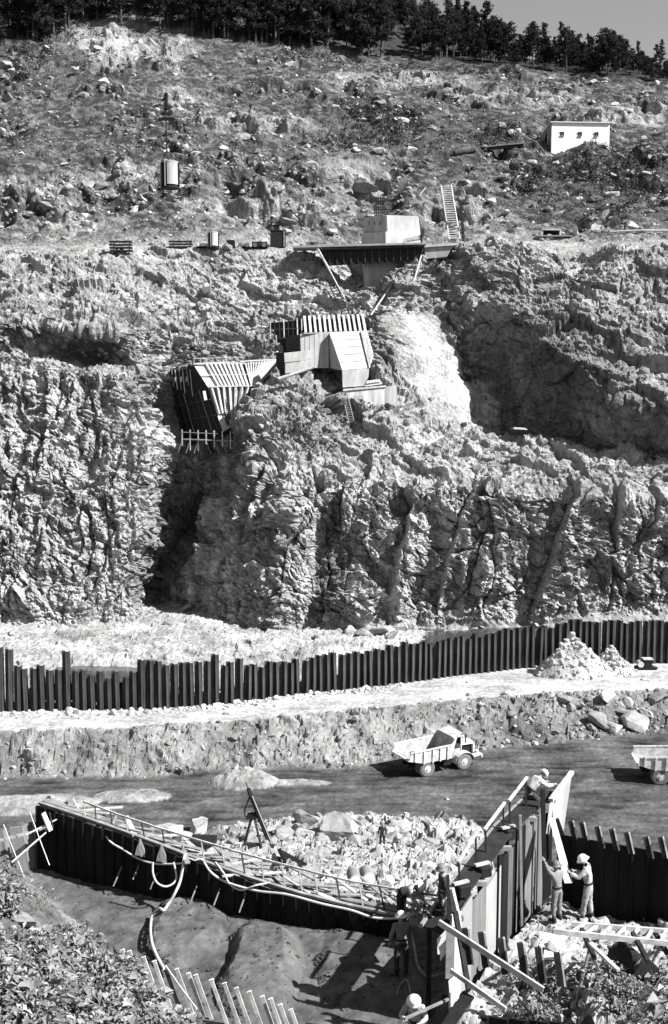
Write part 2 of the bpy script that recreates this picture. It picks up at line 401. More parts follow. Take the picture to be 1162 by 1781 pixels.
# a first row buried below the foot so that the ground meets it
rows = []; seglev = []
foot = LP[:, 0] + np.array([0, -3.0, -3.5])
for t in np.linspace(0, 1, 8, endpoint=False): rows.append(foot * (1 - t) + LP[:, 0] * t); seglev.append(t - 1)
for s_, n in enumerate(SEG):
    p0, p1 = LP[:, s_], LP[:, s_ + 1]
    for t in np.linspace(0, 1, n, endpoint=False): rows.append(p0 * (1 - t) + p1 * t); seglev.append(s_ + t)
rows.append(LP[:, -1]); seglev.append(len(SEG))
HP = np.stack(rows, 0).astype(np.float64); lev = np.array(seglev)[:, None] * np.ones((1, NC))
def blur_rows(A, n):
    for _ in range(n):
        B = A.copy(); B[1:-1] = (A[:-2] + 2 * A[1:-1] + A[2:]) / 4; A = B
    return A
HP = blur_rows(HP, 10)
wig = np.stack([0 * HP[..., 0], HP[..., 1] * .5, HP[..., 2]], -1)
HP[..., 0] += (1.5 * fbm(wig, 9, 3, seed=21) + 1.0 * fbm(HP, 5, 3, seed=22)) * smooth(-.5, .3, lev) * (1 - smooth(4.5, 5.2, lev))
dU = np.gradient(HP, axis=1); dV = np.gradient(HP, axis=0)
N = np.cross(dU, dV); N /= np.linalg.norm(N, axis=-1, keepdims=True) + 1e-9
bpx, bpy_ = proj(HP)
bpx = np.repeat(pxs[None, :], HP.shape[0], 0)
# masks
cliff1 = smooth(-0.1, 0.12, lev) * (1 - smooth(1.0, 1.25, lev))
upper = smooth(5.8, 6.3, lev)
mid = smooth(1.0, 1.3, lev) * (1 - smooth(5.0, 6.0, lev))
leftc = 1 - smooth(240, 330, bpx)
benchm = np.exp(-((lev - 5.5) / 0.55) ** 2)
pit = smooth(2.7, 3.1, lev) * (1 - smooth(3.85, 4.3, lev)) * smooth(820, 880, bpx)
slabm = smooth(700, 730, bpx + (bpy_ - 640) * -0.42) * (1 - smooth(795, 820, bpx + (bpy_ - 640) * -0.42)) * smooth(535, 560, bpy_) * (1 - smooth(722, 740, bpy_))
forest = smooth(8.9, 9.3, lev)
ovh = np.exp(-((bpx - 175) / 70) ** 4) * smooth(2.2, 3.0, lev) * (1 - smooth(3.75, 4.05, lev))
# foliation frame: beds dip down to the right in the picture plane
fa = R(-24)
def bed(P, sx, sy, sz):
    x = P[..., 0] * math.cos(fa) + P[..., 2] * math.sin(fa); z = -P[..., 0] * math.sin(fa) + P[..., 2] * math.cos(fa)
    return np.stack([x / sx, P[..., 1] / sy, z / sz], -1)
W = HP + 1.2 * np.stack([fbm(HP, 7, 3, seed=31), fbm(HP, 7, 3, seed=32), fbm(HP, 7, 3, seed=33)], -1)
big = fbm(HP, 22, 3, seed=1)
f5, e5, r5 = facet(bed(W, 7.5, 6, 4.2), 1.0, 11, 0.9)
f2, e2, r2 = facet(bed(W, 3.2, 2.6, 1.5), 1.0, 12, 1.0)
f1, e1, r1 = facet(bed(W, 1.25, 1.1, 0.62), 1.0, 13, 1.1)
fine = fbm(HP, 1.6, 4, 0.6, seed=5)
f0, e0, r0_ = facet(bed(W, .6, .55, .36), 1.0, 15, 1.2)
fv, ev, rv = facet(np.stack([W[..., 0] / 1.1 + .04 * W[..., 2], W[..., 1] / 1.6, W[..., 2] / 5.0], -1), 1.0, 16, .7)
fb, eb, rb_ = facet(np.stack([W[..., 0] / 5.5 - .05 * W[..., 2], W[..., 1] / 8.0, W[..., 2] / 22.0], -1), 1.0, 17, 1.3)
beds = fbm(bed(W, 6.0, 4.0, 0.9), 1.0, 4, 0.6, seed=8, ridged=True)
ribs = fbm(np.stack([W[..., 0] / 1.15, W[..., 1] / 3.0, W[..., 2] / 7.0], -1), 1.0, 4, 0.55, seed=9, ridged=True)
ribs2 = fbm(np.stack([W[..., 0] / 3.6 + 0.06 * W[..., 2], W[..., 1] / 5.0, W[..., 2] / 16.0], -1), 1.0, 3, 0.5, seed=10, ridged=True)
led = .9 * np.clip(fbm(bed(W, 14, 9, 3.2), 1.0, 3, .5, seed=14, ridged=True), -.4, .5) * smooth(-.1, .3, fbm(HP, 13, 3, seed=15))
hol = 1.3 * smooth(.8, .86, r5) * smooth(.02, .35, e5) + .8 * smooth(.84, .9, r2) * smooth(.02, .35, e2)
outc = np.zeros_like(lev)
for (qx, qy, rx, ry) in [(190, 75, 65, 38), (285, 90, 30, 40), (480, 365, 170, 34), (790, 360, 70, 45), (640, 320, 40, 28), (250, 310, 110, 22), (690, 138, 130, 14), (330, 165, 60, 16), (60, 330, 90, 26), (120, 390, 100, 20), (560, 235, 50, 22), (900, 170, 110, 14), (1080, 200, 90, 16), (440, 215, 60, 16)]:
    outc = np.maximum(outc, np.exp(-(((bpx - qx + 12 * big * 6) / rx) ** 2 + ((bpy_ - qy) / ry) ** 2) ** 2))
outc *= upper * (1 - forest)
a_cl = cliff1; a_mid = .75 * outc + mid * (1 - 0.6 * slabm) * (1 - 0.45 * pit)
patch = smooth(-0.05, 0.25, fbm(HP, 16, 3, seed=41))
disp = (0.9 * big
        + f5 * ((1.2 - .6 * leftc) * a_cl + 1.7 * a_mid + 0.95 * upper)
        + f2 * (0.55 * a_cl + 0.6 * a_mid + 0.42 * upper)
        + f1 * (0.40 * a_cl + 0.36 * a_mid + 0.17 * upper)
        + beds * (0.02 * a_cl + 0.30 * a_mid + 0.08 * upper)
        + ribs * a_cl * 0.16 + ribs2 * a_cl * (0.4 * (1 - leftc) + 0.1)
        + fv * a_cl * (.6 + .55 * leftc) + fb * a_cl * (2.3 - 1.4 * leftc) + f0 * (.24 * a_cl + .2 * a_mid + .06 * upper)
        + fine * (0.12 + 0.0 * upper)
        - .9 * smooth(.06, .0, eb) * smooth(-.1, .3, big) * a_cl - .45 * smooth(.05, 0, e5) * (a_cl + a_mid + .5 * upper * patch) * smooth(-.2, .3, fine) - .2 * smooth(.06, 0, ev) * leftc * a_cl
        + led * upper * 1.5 - hol * upper)
# rough broken patches against smoother soil on the upper slope
disp *= np.where(upper > 0.5, np.maximum(0.5 + 0.75 * patch, outc * 1.1), 1.0)
disp *= (1 - 0.75 * benchm) * (1 - 0.6 * forest) * (1 - 0.65 * slabm) * (1 - .8 * ovh)
edge_in = smooth(-1.0, 0.1, lev)
def blur2(A, n):
    for _ in range(n):
        B = A.copy(); B[1:-1] = (A[:-2] + 2 * A[1:-1] + A[2:]) / 4; A = B.copy(); B[:, 1:-1] = (A[:, :-2] + 2 * A[:, 1:-1] + A[:, 2:]) / 4; A = B
    return A
wN = smooth(.35, .65, N[..., 2])                     # gentle ground carries no needle-sharp steps
disp = lerp(disp, blur2(disp, 2), wN * np.where(upper > .5, .8, .3))
HP = HP + N * (disp * edge_in)[..., None]
# overhanging brows: soft local pushes (picture column, row, radii, metres along the normal)
for (qx, qy, rx, ry, am) in [(560, 960, 14, 130, -1.9), (590, 960, 16, 120, -0.8),
                             (745, 985, 22, 85, -2.2), (760, 905, 22, 22, -1.0), (1015, 440, 45, 22, -2.4), (930, 1000, 40, 90, -1.0), (1080, 740, 40, 60, 2.0),
                             (640, 1000, 45, 120, 0.9), (830, 960, 50, 120, 0.9), (470, 950, 55, 120, 0.8), (180, 325, 22, 16, -1.4), (660, 310, 26, 22, -2.6), (760, 360, 30, 40, -1.8),
                             (330, 160, 28, 9, -1.2), (275, 85, 14, 22, -2.0), (520, 355, 60, 14, -1.6), (720, 640, 28, 22, -1.8), (420, 300, 40, 10, -1.0), (400, 340, 20, 18, -1.2), (1022, 272, 26, 20, 2.2)]:
    g = np.exp(-((bpx - qx) / rx) ** 2 - ((bpy_ - qy) / ry) ** 2) * am
    HP = HP + N * g[..., None]
# pale slab and dark-soil tones; pit, gully and overhang get shade painted in
tn = fbm(HP, 9, 4, seed=51)
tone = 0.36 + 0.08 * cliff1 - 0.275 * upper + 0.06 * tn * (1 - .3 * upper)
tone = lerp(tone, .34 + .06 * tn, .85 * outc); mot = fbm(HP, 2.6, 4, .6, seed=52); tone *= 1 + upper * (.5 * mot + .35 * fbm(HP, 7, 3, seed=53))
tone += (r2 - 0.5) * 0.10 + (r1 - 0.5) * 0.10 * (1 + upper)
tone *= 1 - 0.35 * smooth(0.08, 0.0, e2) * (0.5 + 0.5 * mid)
def blob(qx, qy, rx, ry, val, k=1.0, rot=0.0):
    global tone
    c, s = math.cos(rot), math.sin(rot); dx, dy = bpx - qx, bpy_ - qy
    g = np.exp(-(((dx * c + dy * s) / rx) ** 2 + ((-dx * s + dy * c) / ry) ** 2) ** 1.5) * k * np.clip(1 + 1.1 * tn, 0.2, 1.2)
    tone = tone * (1 - np.clip(g, 0, 1)) + val * np.clip(g, 0, 1)
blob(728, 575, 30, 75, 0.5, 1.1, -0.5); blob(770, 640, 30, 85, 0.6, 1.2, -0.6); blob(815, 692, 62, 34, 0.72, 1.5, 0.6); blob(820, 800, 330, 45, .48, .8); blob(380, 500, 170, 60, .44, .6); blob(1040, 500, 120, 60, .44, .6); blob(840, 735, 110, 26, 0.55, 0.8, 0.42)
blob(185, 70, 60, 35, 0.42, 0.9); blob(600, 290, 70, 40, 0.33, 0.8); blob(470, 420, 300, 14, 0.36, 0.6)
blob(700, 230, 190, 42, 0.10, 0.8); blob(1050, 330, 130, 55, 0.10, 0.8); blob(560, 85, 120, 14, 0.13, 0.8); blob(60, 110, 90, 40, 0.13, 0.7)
blob(580, 970, 26, 120, 0.14, 0.8); blob(540, 760, 60, 40, 0.3, 0.6); blob(950, 650, 150, 140, 0.13, 0.85); blob(1110, 740, 60, 60, 0.16, 0.7)  # pit wall blobs put its shade into the rock tone
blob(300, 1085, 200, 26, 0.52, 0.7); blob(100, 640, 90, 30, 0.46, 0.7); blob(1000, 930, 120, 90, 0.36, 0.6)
blob(310, 930, 50, 150, 0.13, 0.9, 0.22); blob(175, 610, 70, 30, 0.12, .9); blob(1022, 278, 34, 22, .09, 1.3); blob(640, 500, 60, 40, 0.45, 0.6); blob(540, 500, 60, 60, 0.47, 0.6)  # gully and overhang shade painted dark into the rock tone
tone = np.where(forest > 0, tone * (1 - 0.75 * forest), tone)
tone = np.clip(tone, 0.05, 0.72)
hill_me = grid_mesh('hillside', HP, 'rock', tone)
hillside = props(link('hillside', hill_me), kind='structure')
HS = 3
hp_c = HP[::HS, ::HS]; idx = np.arange(hp_c.shape[0] * hp_c.shape[1]).reshape(hp_c.shape[:2])
hq = np.stack([idx[:-1, :-1], idx[:-1, 1:], idx[1:, 1:], idx[1:, :-1]], -1).reshape(-1, 4)
hill_bvh = BVHTree.FromPolygons(hp_c.reshape(-1, 3).tolist(), hq.tolist())
def hit(px, py, bvh=None):
    d = ray(px, py).normalized()
    r = (bvh or hill_bvh).ray_cast(Vector((0, 0, CAMZ)), d, 600)
    return r[0] if r[0] is not None else at(px, py, 160)

# ---- valley floor: truck floor, bank, road, ground behind the piling, rubble ramp
gx = [-260, 0, 250, 400, 500, 600, 700, 800, 900, 1000, 1162, 1430]
y_bb = [1354, 1350, 1350, 1336, 1332, 1334, 1318, 1305, 1296, 1286, 1272, 1256]
y_re = [1280, 1275, 1265, 1256, 1246, 1236, 1228, 1219, 1209, 1205, 1201, 1194]
y_pl = [1238, 1236, 1232, 1222, 1208, 1199, 1187, 1173, 1162, 1156, 1152, 1148]
def yz2Y(px, py, z): return gz(px, py, z).y
Y_bb = [yz2Y(a, b_, 0.0) for a, b_ in zip(gx, y_bb)]; Y_re = [yz2Y(a, b_, 3.0) for a, b_ in zip(gx, y_re)]; Y_pl = [yz2Y(a, b_, 3.0) for a, b_ in zip(gx, y_pl)]
ryY = np.array([(20, 20.3), (32, 20.0), (46, 14.06), (63, 7.4), (78, 2.3), (85, 1.1), (88.5, 0.0), (140, 0)])
yend_x = [-300, 150, 260, 400, 500, 800, 840, 900, 1000, 1400]; yend_s = [0.50, 0.55, 0.85, 0.97, 1.0, 1.0, 0.94, 0.6, 0.5, 0.45]
def rear_Y(X): return np.interp(X, [-30, -16, -10.5, -6, -2, 2.6, 5.4, 6.7, 14], [36, 36, 36.3, 35.0, 33.0, 30.3, 30.6, 31.4, 28.0])
def ground_z(px, Y):
    px = np.asarray(px, float); Y = np.asarray(Y, float)
    bb, re, pl = np.interp(px, gx, Y_bb), np.interp(px, gx, Y_re), np.interp(px, gx, Y_pl)
    s = np.interp(px, yend_x, yend_s)
    Yq = 32 + (Y - 32) / s
    z = np.interp(Yq, ryY[:, 0], ryY[:, 1])
    z = np.where(Y > bb, 3.0 * smooth(0, 1, (Y - bb) / (re - bb)), z)
    z = np.where(Y > re, 3.0, z)
    # behind the piling: gravel with two pools
    beh = np.clip((Y - pl - 1.0) / 3.0, 0, 1)
    zb = 6.5 + 0.0 * px
    pool1 = np.exp(-((px - 165) / 95) ** 4) * (1 - smooth(pl + 6, pl + 9.5, Y))
    pool2 = np.exp(-((px - 850) / 115) ** 4) * (1 - smooth(pl + 6.5, pl + 9, Y))
    zb = zb - 1.6 * pool1 - 0.9 * pool2 + 0.6 * np.exp(-((px - 330) / 60) ** 2) * smooth(pl + 4, pl + 14, Y) + 0.4 * np.exp(-((px - 650) / 60) ** 2)
    z = z + (zb - 3.0) * smooth(0, 1, beh)
    Xg = xcol(px, Y, 20.5)
    return np.where((Y < 42) & (Y < rear_Y(Xg) + 0.35), 18.0, z)
NG = 540
gpx = np.linspace(-180, 1340, NG)
ys = np.concatenate([np.linspace(1640, 1395, 210, endpoint=False), np.linspace(1395, 1060, 330)])
Yrow = np.array([ (CAMZ - 0.0) * 1.0 / math.tan(PITCH + math.atan((y - CY) / FPX)) for y in ys])
# rows spread evenly over the rubble ramp first, then over the floor
Yrow = np.concatenate([np.linspace(30, 86, 210, endpoint=False), np.linspace(86, 145, 250)])
GY, GX = np.meshgrid(Yrow, gpx, indexing='ij')
GZ = ground_z(GX, GY)
G = np.stack([xcol(GX, GY, GZ), GY, GZ], -1)
bb, re, pl = np.interp(GX, gx, Y_bb), np.interp(GX, gx, Y_re), np.interp(GX, gx, Y_pl)
rub = smooth(0.05, 0.9, GZ) * (GY < 92)
bank = smooth(bb - 1.2, bb + 0.6, GY) * (1 - smooth(re - 0.3, re + 0.8, GY))
road = smooth(re - 0.2, re + 0.8, GY) * (GY < pl + 0.5)
behind = smooth(pl + 0.8, pl + 2, GY)
floor_m = np.clip(1 - rub - bank - road - behind, 0, 1)
# mud bars lying on the dark floor
bars = np.zeros_like(GZ)
for (qx, qy, rx, ry, h) in [(60, 1396, 120, 13, 0.45), (230, 1386, 70, 11, 0.5), (425, 1360, 62, 15, 1.1), (520, 1362, 60, 6, 0.3), (20, 1412, 60, 8, 0.3)]:
    c = gz(qx, qy, 0); dd = pxm(c); u = (G[..., 0] - c.x) / (rx / dd); v = (G[..., 1] - c.y) / (ry / dd / 0.36)
    bars = np.maximum(bars, h * np.clip(1 - (u * u + v * v), 0, 1) ** 0.8)
gn = fbm(G, 5, 4, seed=61); gn2 = fbm(G, 1.4, 4, 0.6, seed=62)
gf, ge, gr = facet(G * np.array([1, 1, 1.4]), 1.5, 63, 1.0)
gf2, ge2, gr2 = facet(G * np.array([1, 1, 1.4]), 0.6, 64, 1.0)
nb_bank = fbm(np.stack([G[..., 0], G[..., 1], 0 * GZ], -1), 4, 3, seed=65)
tracks = fbm(np.stack([G[..., 0] * 0.22 + 0.35 * gn, G[..., 1] * 1.0, 0 * GZ], -1), 0.9, 3, 0.5, seed=66)
dz = (floor_m * (0.10 * gn + 0.04 * gn2 + 0.05 * tracks) + bars * (1 + 0.3 * gn2) + rub * (0.35 * gn + 0.5 * gf + 0.28 * gf2 + 0.12 * gn2)
      + bank * (0.35 * gn + 0.38 * gf + 0.22 * gf2 + 0.2 * nb_bank) + road * (0.05 * gn + 0.03 * gn2) + behind * (0.3 * gn + 0.26 * gf + 0.18 * gf2))
G[..., 2] += dz
G[..., 1] -= bank * (0.9 * nb_bank + 0.5 * gn)
gt = 0.085 * floor_m * (1 + 0.8 * gn + 0.7 * tracks) + 0.33 * rub * (1 + 0.4 * gn) + 0.21 * bank * (1 + 0.5 * gn) + 0.44 * road * (1 + 0.2 * gn + 0.3 * np.minimum(tracks, .1)) + 0.33 * behind * (1 + 0.5 * gn)
gt = np.where(bars > 0.05, 0.27 + 0.06 * gn2, gt)
gt *= 1 - 0.4 * bank * smooth(720, 900, GX) * (1 - smooth(0.3, 0.9, (GY - bb) / (re - bb)))     # damp earth low on the bank
gt = np.clip(gt, 0.02, 0.7)
ground = props(link('ground', grid_mesh('ground', G, 'dirt', gt)), kind='structure')
gc = G[::2, ::2]; idx = np.arange(gc.shape[0] * gc.shape[1]).reshape(gc.shape[:2])
gq = np.stack([idx[:-1, :-1], idx[:-1, 1:], idx[1:, 1:], idx[1:, :-1]], -1).reshape(-1, 4)
ground_bvh = BVHTree.FromPolygons(gc.reshape(-1, 3).tolist(), gq.tolist())
def ghit(px, py): return hit(px, py, ground_bvh)
def drop(X, Y, bvh=None):
    r = (bvh or ground_bvh).ray_cast(Vector((X, Y, 200)), Vector((0, 0, -1)), 400)
    return r[0].z if r[0] is not None else 0.0

def sheet(name, x0, x1, y0, y1, z, mat):
    mb = MB().add([(x0, y0, z), (x1, y0, z), (x1, y1, z), (x0, y1, z)], [(0, 1, 2, 3)]); o = mb.build(name, mat); return props(o, kind='structure')
def pool(px0, px1, z, dep):
    qs = np.linspace(px0, px1, 14); a = [gz(q, float(np.interp(q, gx, y_pl)), 3.0) + Vector((0, 0.8, 0)) for q in qs]; mb = MB()
    mb.v = [(p.x, p.y, z) for p in a] + [(p.x, p.y + dep, z) for p in a]; mb.f = [(i, i + 1, i + 15, i + 14) for i in range(13)]
    props(mb.build('water', 'water'), kind='structure')
pool(55, 285, 5.55, 13.0); pool(720, 975, 6.33, 11.0)

# ---- near ground: fill inside the cells and the two leafy banks below the camera
def near_z(X, Y):
    fill = 19.7 + 0.038 * np.clip(X + 10, 0, 14)
    dl = (X + 3.65) * -0.8 + (Y - 26) * -0.6                     # distance into the left bank
    zl = np.clip(dl, 0, None) * 0.80 - 0.02 * np.clip(dl - 3, 0, None) ** 2
    # right floor: right of the tall sheet wall and beyond the low stake wall
    wall_x = 3.0 + (Y - 25.5) * 0.5867
    r1_ = smooth(-0.1, 0.25, X - wall_x) * smooth(24.3, 24.8, Y + 0.12 * (X - 3))
    zr = (20.9 - fill) * r1_
    dn = (22.9 + 0.17 * (X - 3.2)) - Y + 0.55 * np.clip(X - 6, 0, 6)  # distance into the right near bank
    zn = np.clip(dn, 0, None) * 0.55 * smooth(1.5, 3.0, X)
    rb = (1.7 * smooth(3.9, 7.0, X) * (1 - smooth(24.6, 29.2, Y)))
    return fill + zl + np.maximum(zr, np.maximum(zn, rb * 0.9)), zl, np.maximum(zr / 1.2, np.maximum(zn / 1.2, rb / 1.1))
npx = np.linspace(-160, 1330, 430); nY = np.linspace(12, 38.5, 330)
NY, NX = np.meshgrid(nY, npx, indexing='ij'); NXw = xcol(NX, NY, 20.5)
NZ, zl_, zr_ = near_z(NXw, NY)
# the rear edge drops behind the cell walls
def arc_Y(X): return np.interp(X, [-16, -10.5, -6, -2, 2.6, 4, 14], [34.0, 36.3, 35.0, 33.0, 30.3, 36, 31.2])
keep = smooth(0.2, 0.5, NY - np.where(NXw > 6.6, 31.0 - 0.47 * (NXw - 6.6), rear_Y(NXw)))
NP_ = np.stack([NXw, NY, NZ], -1)
n1 = fbm(NP_, 2.2, 4, seed=71); n2 = fbm(NP_, 0.5, 4, 0.6, seed=72)
mound = np.zeros_like(NZ)
for (cx_, cy_, rx, ry, h) in [(-4.6, 30.8, 1.4, 2.2, 0.32), (-2.2, 28.6, 1.5, 2.6, 0.42), (0.3, 28.6, 1.2, 2.2, 0.12)]:
    u = (NXw - cx_ + 0.35 * n1) / rx; v = (NY - cy_) / ry
    h_ = np.clip(1 - np.where(u < 0, 2.4 * u * u, u * u) - v * v, 0, 1)
    mound = np.maximum(mound, h * np.minimum(1, h_ * 1.8))
rockn = np.clip(zl_ + zr_ * 1.6, 0, 1)
NP_[..., 2] += mound + 0.05 * n1 + 0.03 * n2 + rockn * (0.25 * n1 + 0.16 * n2) - 3.0 * keep
nt_ = np.clip(0.105 * (1 + 0.35 * n1 + 0.5 * n2), 0.04, 0.3)
nt_ = lerp(nt_, np.clip(0.27 * (1 + 0.9 * n2 + 0.6 * n1), 0.06, 0.55), np.clip(rockn * 1.5, 0, 1))
nt_ = lerp(nt_, np.clip(.09 * (1 + .6 * n2), .03, .2), np.clip(zl_ * 1.5, 0, 1))
near_bank = props(link('near_bank', grid_mesh('near_bank', NP_, 'fill', nt_)), kind='structure')
idx = np.arange(NP_.shape[0] * NP_.shape[1]).reshape(NP_.shape[:2])[::2, ::2]; ncs = NP_[::2, ::2]
idx = np.arange(ncs.shape[0] * ncs.shape[1]).reshape(ncs.shape[:2])
nq = np.stack([idx[:-1, :-1], idx[:-1, 1:], idx[1:, 1:], idx[1:, :-1]], -1).reshape(-1, 4)
near_bvh = BVHTree.FromPolygons(ncs.reshape(-1, 3).tolist(), nq.tolist())
def nhit(px, py): return hit(px, py, near_bvh)
def ndrop(X, Y): return drop(X, Y, near_bvh)

# ---- loose stones
def rock_proto(seed, n=14, flat=0.75):
    r_ = random.Random(seed); bm = bmesh.new()
    for _ in range(n):
        v = Vector((r_.gauss(0, 1), r_.gauss(0, 1), r_.gauss(0, 1))).normalized() * r_.uniform(0.8, 1.1)
        bm.verts.new((v.x * 1.15, v.y * 0.9, v.z * flat))
    res = bmesh.ops.convex_hull(bm, input=bm.verts[:])
    bmesh.ops.delete(bm, geom=[g for g in res['geom_interior'] if isinstance(g, bmesh.types.BMVert)], context='VERTS')
    bmesh.ops.triangulate(bm, faces=bm.faces[:])
    bm.verts.ensure_lookup_table(); bm.verts.index_update()
    V = np.array([v.co[:] for v in bm.verts]); F = np.array([[v.index for v in f.verts] for f in bm.faces]); bm.free()
    return V, F
ROCKS = [rock_proto(100 + i, 13 + i % 4, 0.55 + 0.1 * (i % 4)) for i in range(8)]
def rand_rot(n):
    a = rng.uniform(0, 2 * np.pi, n); b_ = rng.normal(0, 0.45, n); c = rng.normal(0, 0.45, n)
    ca, sa, cb, sb, cc2, sc2 = np.cos(a), np.sin(a), np.cos(b_), np.sin(b_), np.cos(c), np.sin(c)
    Z = np.zeros(n); O = np.ones(n)
    Rz = np.stack([np.stack([ca, -sa, Z], -1), np.stack([sa, ca, Z], -1), np.stack([Z, Z, O], -1)], -2)
    Rx = np.stack([np.stack([O, Z, Z], -1), np.stack([Z, cb, -sb], -1), np.stack([Z, sb, cb], -1)], -2)
    Ry = np.stack([np.stack([cc2, Z, sc2], -1), np.stack([Z, O, Z], -1), np.stack([-sc2, Z, cc2], -1)], -2)
    return Rz @ Rx @ Ry
def rubble(name, P, size, mat, parent=None):
    n = len(P); Rm = rand_rot(n); k = rng.integers(0, len(ROCKS), n); Vs, Fs = [], []; base = 0
    for i, (V, F) in enumerate(ROCKS):
        s = np.where(k == i)[0]
        if not len(s): continue
        v = np.einsum('nij,vj->nvi', Rm[s], V) * size[s][:, None, None] + P[s][:, None, :]
        Vs.append(v.reshape(-1, 3)); Fs.append((F[None] + (np.arange(len(s)) * len(V))[:, None, None] + base).reshape(-1, 3)); base += len(s) * len(V)
    o = link(name, soup(name, np.concatenate(Vs), np.concatenate(Fs), mat), parent)
    return props(o, kind='stuff')
def pick(weight, n):
    w = weight.reshape(-1).clip(0); w = w / w.sum(); return rng.choice(w.size, n, p=w)
HPf = HP.reshape(-1, 3)
w_up = (upper * (1 - forest) * (0.35 + 1.2 * patch) * (lev < 8.9) + 0.25 * mid * (lev < 5) * (1 - slabm)) * (1 - pit)
dist_w = (HP[..., 1] / 160) ** 1.0
i = pick(w_up * dist_w, 9000); sz = np.exp(rng.normal(-1.55, 0.6, 9000)).clip(0.1, 1.2)
sel = rng.uniform(size=9000)
rubble('scattered_stone', HPf[i][sel < 0.3], sz[sel < 0.3], 'stone_pale', hillside)
rubble('scattered_stone', HPf[i][sel >= 0.3], sz[sel >= 0.3] * 1.1, 'stone_mid', hillside)
footw = smooth(-0.9, -0.2, lev) * (1 - smooth(0.02, 0.12, lev))
i = pick(footw, 900); rubble('talus_stone', HPf[i], np.exp(rng.normal(-1.75, 0.5, 900)).clip(0.08, 0.7), 'stone_pale', hillside)
Gf = G.reshape(-1, 3)
i = pick(rub * (GX > 230) * (GX < 900) * (GY > 31), 4500); z_ = np.exp(rng.normal(-2.6, 0.75, 4500)).clip(0.04, 0.7) * np.clip(Gf[i][:, 1] / 55, 0.6, 1.5)
z_ = z_ * .85; hs = rng.uniform(size=len(i)) < .3; rubble('broken_stone', Gf[i][hs], z_[hs], 'stone_pale', ground); rubble('broken_stone', Gf[i][~hs], z_[~hs], 'stone_mid', ground)
i = pick(bank * (0.4 + 0.6 * smooth(780, 950, GX)) + 0.05 * behind + 0.015 * road, 2600); z_ = np.exp(rng.normal(-2.1, 0.6, 2600)).clip(0.06, 0.6)
s2 = rng.uniform(size=2600)
rubble('bank_stone', Gf[i][s2 < 0.8], z_[s2 < 0.8], 'stone_mid', ground); rubble('bank_stone', Gf[i][s2 >= 0.8], z_[s2 >= 0.8], 'stone_pale', ground)
pilew = np.exp(-((GY - pl + 1.2) / 0.9) ** 2) * (GX < 700)
i = pick(pilew, 500); rubble('kerb_rubble', Gf[i], np.exp(rng.normal(-1.6, 0.5, 500)).clip(0.08, 0.6), 'stone_pale', ground)
NPf = NP_.reshape(-1, 3)
i = pick(rockn * (NY > 14) * (.03 + (NXw > 2.5)), 2200); rubble('loose_stone', NPf[i], np.exp(rng.normal(-2.6, 0.6, 2600))[:2200].clip(0.03, 0.35), 'stone_pale', near_bank)
medge = np.exp(-((mound - 0.1) / 0.08) ** 2) * (NXw < 2) * smooth(-0.05, 0.3, n1) * (np.gradient(mound, axis=1) > 0)
i = pick((1 - rockn) * (keep < 0.1) * (0.006 + medge), 2600); rubble('pebble', NPf[i], np.exp(rng.normal(-3.35, 0.45, 2600)).clip(0.012, 0.09), 'gravel_dark', near_bank)  # coarse gravel at the mound edges, the shade there put into its dark colour

# single stones that show: parts of the ground they lie on
def proto_me(k, mat):
    bm = bmesh.new(); bmesh.ops.create_icosphere(bm, subdivisions=3, radius=1.0); r_ = np.random.default_rng(300 + k)
    V = np.array([v.co[:] for v in bm.verts]); bm.verts.index_update(); F = np.array([[v.index for v in f.verts] for f in bm.faces]); bm.free()
    for _ in range(12):                                   # broken faces
        n_ = r_.normal(size=3); n_ /= np.linalg.norm(n_); d = r_.uniform(.38, .72); h = V @ n_; V = np.where((h > d)[:, None], V - (h - d)[:, None] * n_ * .985, V)
    V = V + .05 * np.stack([fbm(V + 9 * k, .35, 3, seed=s_) for s_ in (81, 82, 83)], -1)
    V *= np.array([1.65, 1.3, .8 + .15 * (k % 4)])
    return soup('stone', V, F, mat)
RM = {(k, m_): proto_me(k, m_) for k in range(8) for m_ in ('stone_pale', 'stone_mid', 'stone_dark')}
def stone(P, s, parent, mat='stone_pale', rot=None, sc=None, k=None):
    o = link('stone', RM[(random.randrange(8) if k is None else k, mat)], parent, P, rot or (random.gauss(0, 0.3), random.gauss(0, 0.3), random.uniform(0, 6.28)))
    o.scale = sc or (s * random.uniform(0.8, 1.25), s * random.uniform(0.8, 1.2), s * random.uniform(0.6, 1.0)); return o
